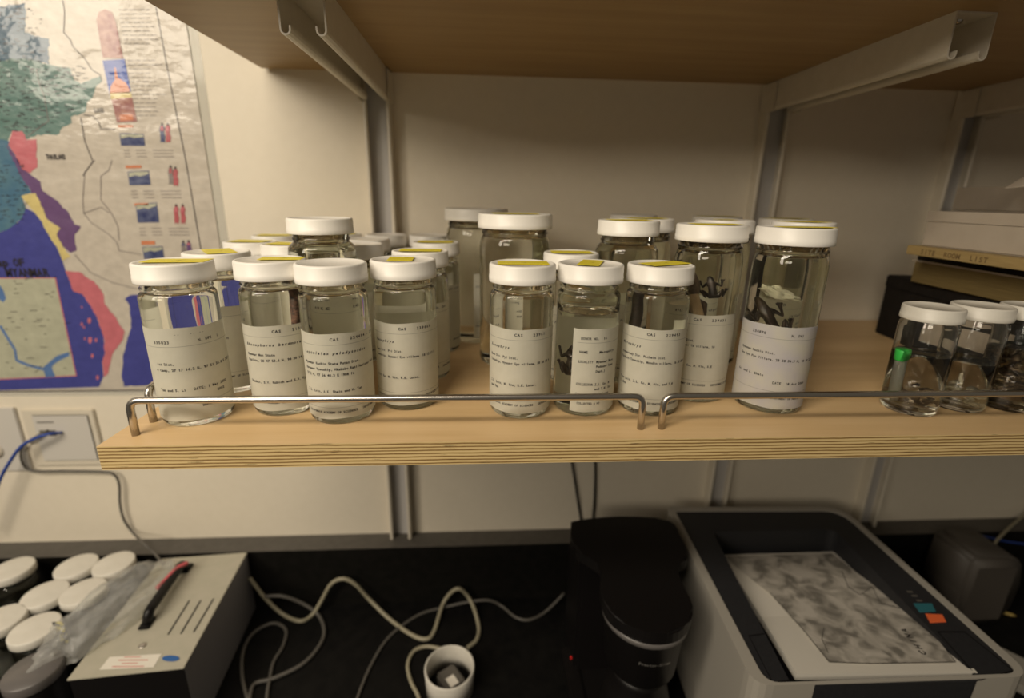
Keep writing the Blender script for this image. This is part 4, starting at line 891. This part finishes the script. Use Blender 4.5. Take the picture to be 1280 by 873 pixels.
def onp(x, y, lift=0.0008):
    """point on the sloping top sheet seen at a pixel"""
    n_ = (Rg[0]-Lf[0]).cross(Lf[2]-Lf[0]).normalized(); d = fw*FPX + rt*(x-640) - up*(y-426.5); o_ = CAM-tp.location
    k = (Lf[0]-o_).dot(n_)/d.dot(n_); return o_+d*k+Vector((0, 0, lift))
def ppoly(name, pxs, m, lift):
    bm = bmesh.new(); bm.faces.new([bm.verts.new(onp(x, y, lift)) for x, y in pxs])
    for f in bm.faces:
        f.normal_update()
        if f.normal.z < 0: f.normal_flip()
    me = bpy.data.meshes.new(name); bm.to_mesh(me); bm.free(); return link(name, me, [m], tp)
ppoly('printed_map', [(907, 697), (1039, 693), (1068, 715), (1104, 742), (1130, 761), (1160, 785), (1194, 829), (1090, 831), (1036, 829), (1005, 790), (962, 742), (922, 712)], mpz, 0.0016)
bm = bmesh.new()
for pl in ([(962, 742), (1005, 790), (1036, 829), (1090, 831), (1194, 829), (1160, 785), (1130, 761)], [(1052, 715), (1060, 735), (1075, 745), (1090, 735), (1100, 755), (1125, 762)], [(1030, 786), (1027, 800), (1035, 818)]):
    for (x, y), (x2, y2) in zip(pl, pl[1:]):
        d = Vector((x2-x, y2-y)); n_ = Vector((-d.y, d.x)).normalized()*0.35
        bm.faces.new([bm.verts.new(onp(a+s*n_.x, b+s*n_.y, 0.0020)) for a, b, s in ((x, y, 1), (x2, y2, 1), (x2, y2, -1), (x, y, -1))])
fin('map_lines', bm, 'ink', tp)
a_, b_ = onp(1160, 822, 0.0021), onp(1131, 787, 0.0021); ux = (b_-a_).normalized(); uy = Vector((0, 0, 1)).cross(ux)
bm = bmesh.new(); text(bm, 'CHINA', lambda x, y: a_+ux*x+uy*y, (b_-a_).length/5, 0.013, 0); fin('map_lettering', bm, 'ink', tp)

# grey rounded device behind the printer
t = empty('grey_speaker', (1.55, 0.43, ZB), 'dark grey rounded desk speaker behind the printer at the right', 'speaker')
bm = bmesh.new(); sidep = [(0.0, 0.0), (0.10, 0.0), (0.125, 0.05), (0.13, 0.12), (0.115, 0.18), (0.08, 0.197), (0.0, 0.203), (-0.015, 0.185), (-0.02, 0.1)]
v0 = [bm.verts.new((x, -0.055, z)) for x, z in sidep]; v1 = [bm.verts.new((x, 0.05, z)) for x, z in sidep]
bm.faces.new(v0); bm.faces.new(v1[::-1]); k = len(sidep)
for i in range(k): bm.faces.new((v0[i], v1[i], v1[(i+1) % k], v0[(i+1) % k]))
bmesh.ops.bevel(bm, geom=bm.edges[:], offset=0.007, segments=3, affect='EDGES')
M['dev'] = mat('warm_dark_grey_plastic', (0.075, 0.065, 0.055), 0.55); fin('housing', bm, 'dev', t, True)
bm = bmesh.new(); box(bm, 0.005, 0.10, -0.0565, -0.0545, 0.02, 0.17, 0, bev=0.0005); fin('grille', bm, M['dev'], t)
cable('pale_cord', [at(1237, 690, 1, 0.43), at(1247, 675, 1, 0.46), at(1262, 660, 1, 0.50), at(1280, 644, 1, D-0.02), at(1296, 628, 1, D-0.01)], 0.0034, 'cord', 'pale cord rising from the grey speaker up the wall')
cable('network_cable', [at(1180, 668, 1, 0.49), at(1205, 666, 1, 0.49), at(1235, 672, 1, 0.49), at(1262, 678, 1, 0.49), at(1300, 682, 1, 0.49)], 0.0026, 'cord_blue', 'blue cable lying behind the grey speaker at the right')
p = bp(1238, 762, -0.712); q2 = bp(1270, 771, -0.712)
bm = bmesh.new(); tube(bm, [p+Vector((0, 0, 0.001)), p.lerp(q2, 0.8)+Vector((0, 0, 0.001)), q2+Vector((0, 0, 0.001))], lambda s: 0.004 if s < 0.9 else 0.0012, 8); tag(fin('pencil', bm, mat('yellow_pencil_paint', (0.45, 0.33, 0.10), 0.5)), 'yellow pencil lying on the bench right of the grey speaker', 'pencil')
t = empty('white_tray', bp(1285, 842, -0.70), 'corner of a white plastic tray beyond the printer at the right edge', 'tray'); t.location.z = ZB; t.rotation_euler = (0, 0, -0.9)
bm = bmesh.new(); box(bm, -0.05, 0.10, -0.06, 0.04, 0, 0.02, 0, bev=0.004); fin('tray', bm, 'printer_white', t)

# cords on the bench
def floorpts(l, r, ylim=0.485):
    out = []
    for x, y in l:
        p = bp(x, y, ZB+r+0.0005)
        if p.y > ylim: p = at(x, y, 1, ylim)
        out.append(p)
    return out
S9 = lambda l: [(280+x/2.909, 660+y/2.909) for x, y in l]
cable('appliance_cord', floorpts(S9([(94, 184), (112, 207), (150, 255), (210, 312), (275, 340), (320, 318), (352, 270), (390, 205), (435, 186), (480, 208), (530, 262), (600, 330), (680, 388), (735, 405), (765, 375), (800, 270), (850, 222), (895, 262), (925, 350), (920, 405), (885, 438)]), 0.0046), 0.0046, 'cord', 'thick beige cord waving from the instrument box to the white ring', 8, 'loose cords on the bench')
cable('appliance_cord', floorpts(S9([(790, 440), (735, 432), (690, 450), (668, 500), (680, 560), (705, 610), (715, 660)]), 0.0040), 0.0040, 'cord', 'short beige cord loop curling left of the white ring', 8, 'loose cords on the bench')
cable('appliance_cord', floorpts(S9([(150, 250), (215, 250), (290, 278), (345, 320), (365, 380), (340, 440), (280, 500), (180, 548), (110, 570), (90, 640)]), 0.0040), 0.0042, 'cord_grey', 'dim grey cord looping round in front of the bench corner', 8, 'loose cords on the bench')
cable('appliance_cord', floorpts(S9([(95, 650), (70, 560), (66, 480), (82, 420), (118, 375), (180, 348), (225, 372), (215, 430), (180, 490), (165, 560), (158, 600), (155, 660)]), 0.0036), 0.0038, 'cord_grey', 'dim grey hairpin cord close to the instrument box', 8, 'loose cords on the bench')
cable('appliance_cord', floorpts(S9([(470, 670), (500, 580), (540, 490), (590, 410), (650, 355), (720, 312), (800, 290), (880, 272), (960, 264), (1010, 285), (1060, 325), (1110, 335), (1170, 305), (1238, 238)]), 0.0034), 0.0032, 'cord_grey', 'thin dark cord running across to the coffee maker', 8, 'loose cords on the bench')
p = bp(562, 834, -0.66)
t = empty('white_ring', (p.x, p.y, ZB), 'short white plastic tube standing on the bench, cords beside it', 'ring')
bm = bmesh.new(); lathe(bm, [(0.046, 0), (0.0485, 0), (0.0495, 0.03), (0.051, 0.055), (0.048, 0.0575), (0.0465, 0.055), (0.044, 0.03)], 44, close=True); fin('tube_wall', bm, 'old_lid', t, True)
t = empty('power_plug', (p.x+0.002, p.y-0.004, ZB+0.001), 'grey power plug block inside the white tube', 'plug', None, 0.6)
bm = bmesh.new(); box(bm, -0.021, 0.021, -0.028, 0.024, 0, 0.034, 0, bev=0.004); fin('block', bm, 'cord_grey', t)
bm = bmesh.new(); box(bm, -0.012, 0.006, -0.022, 0.0, 0.0342, 0.0352); fin('rating_label', bm, 'paper', t)
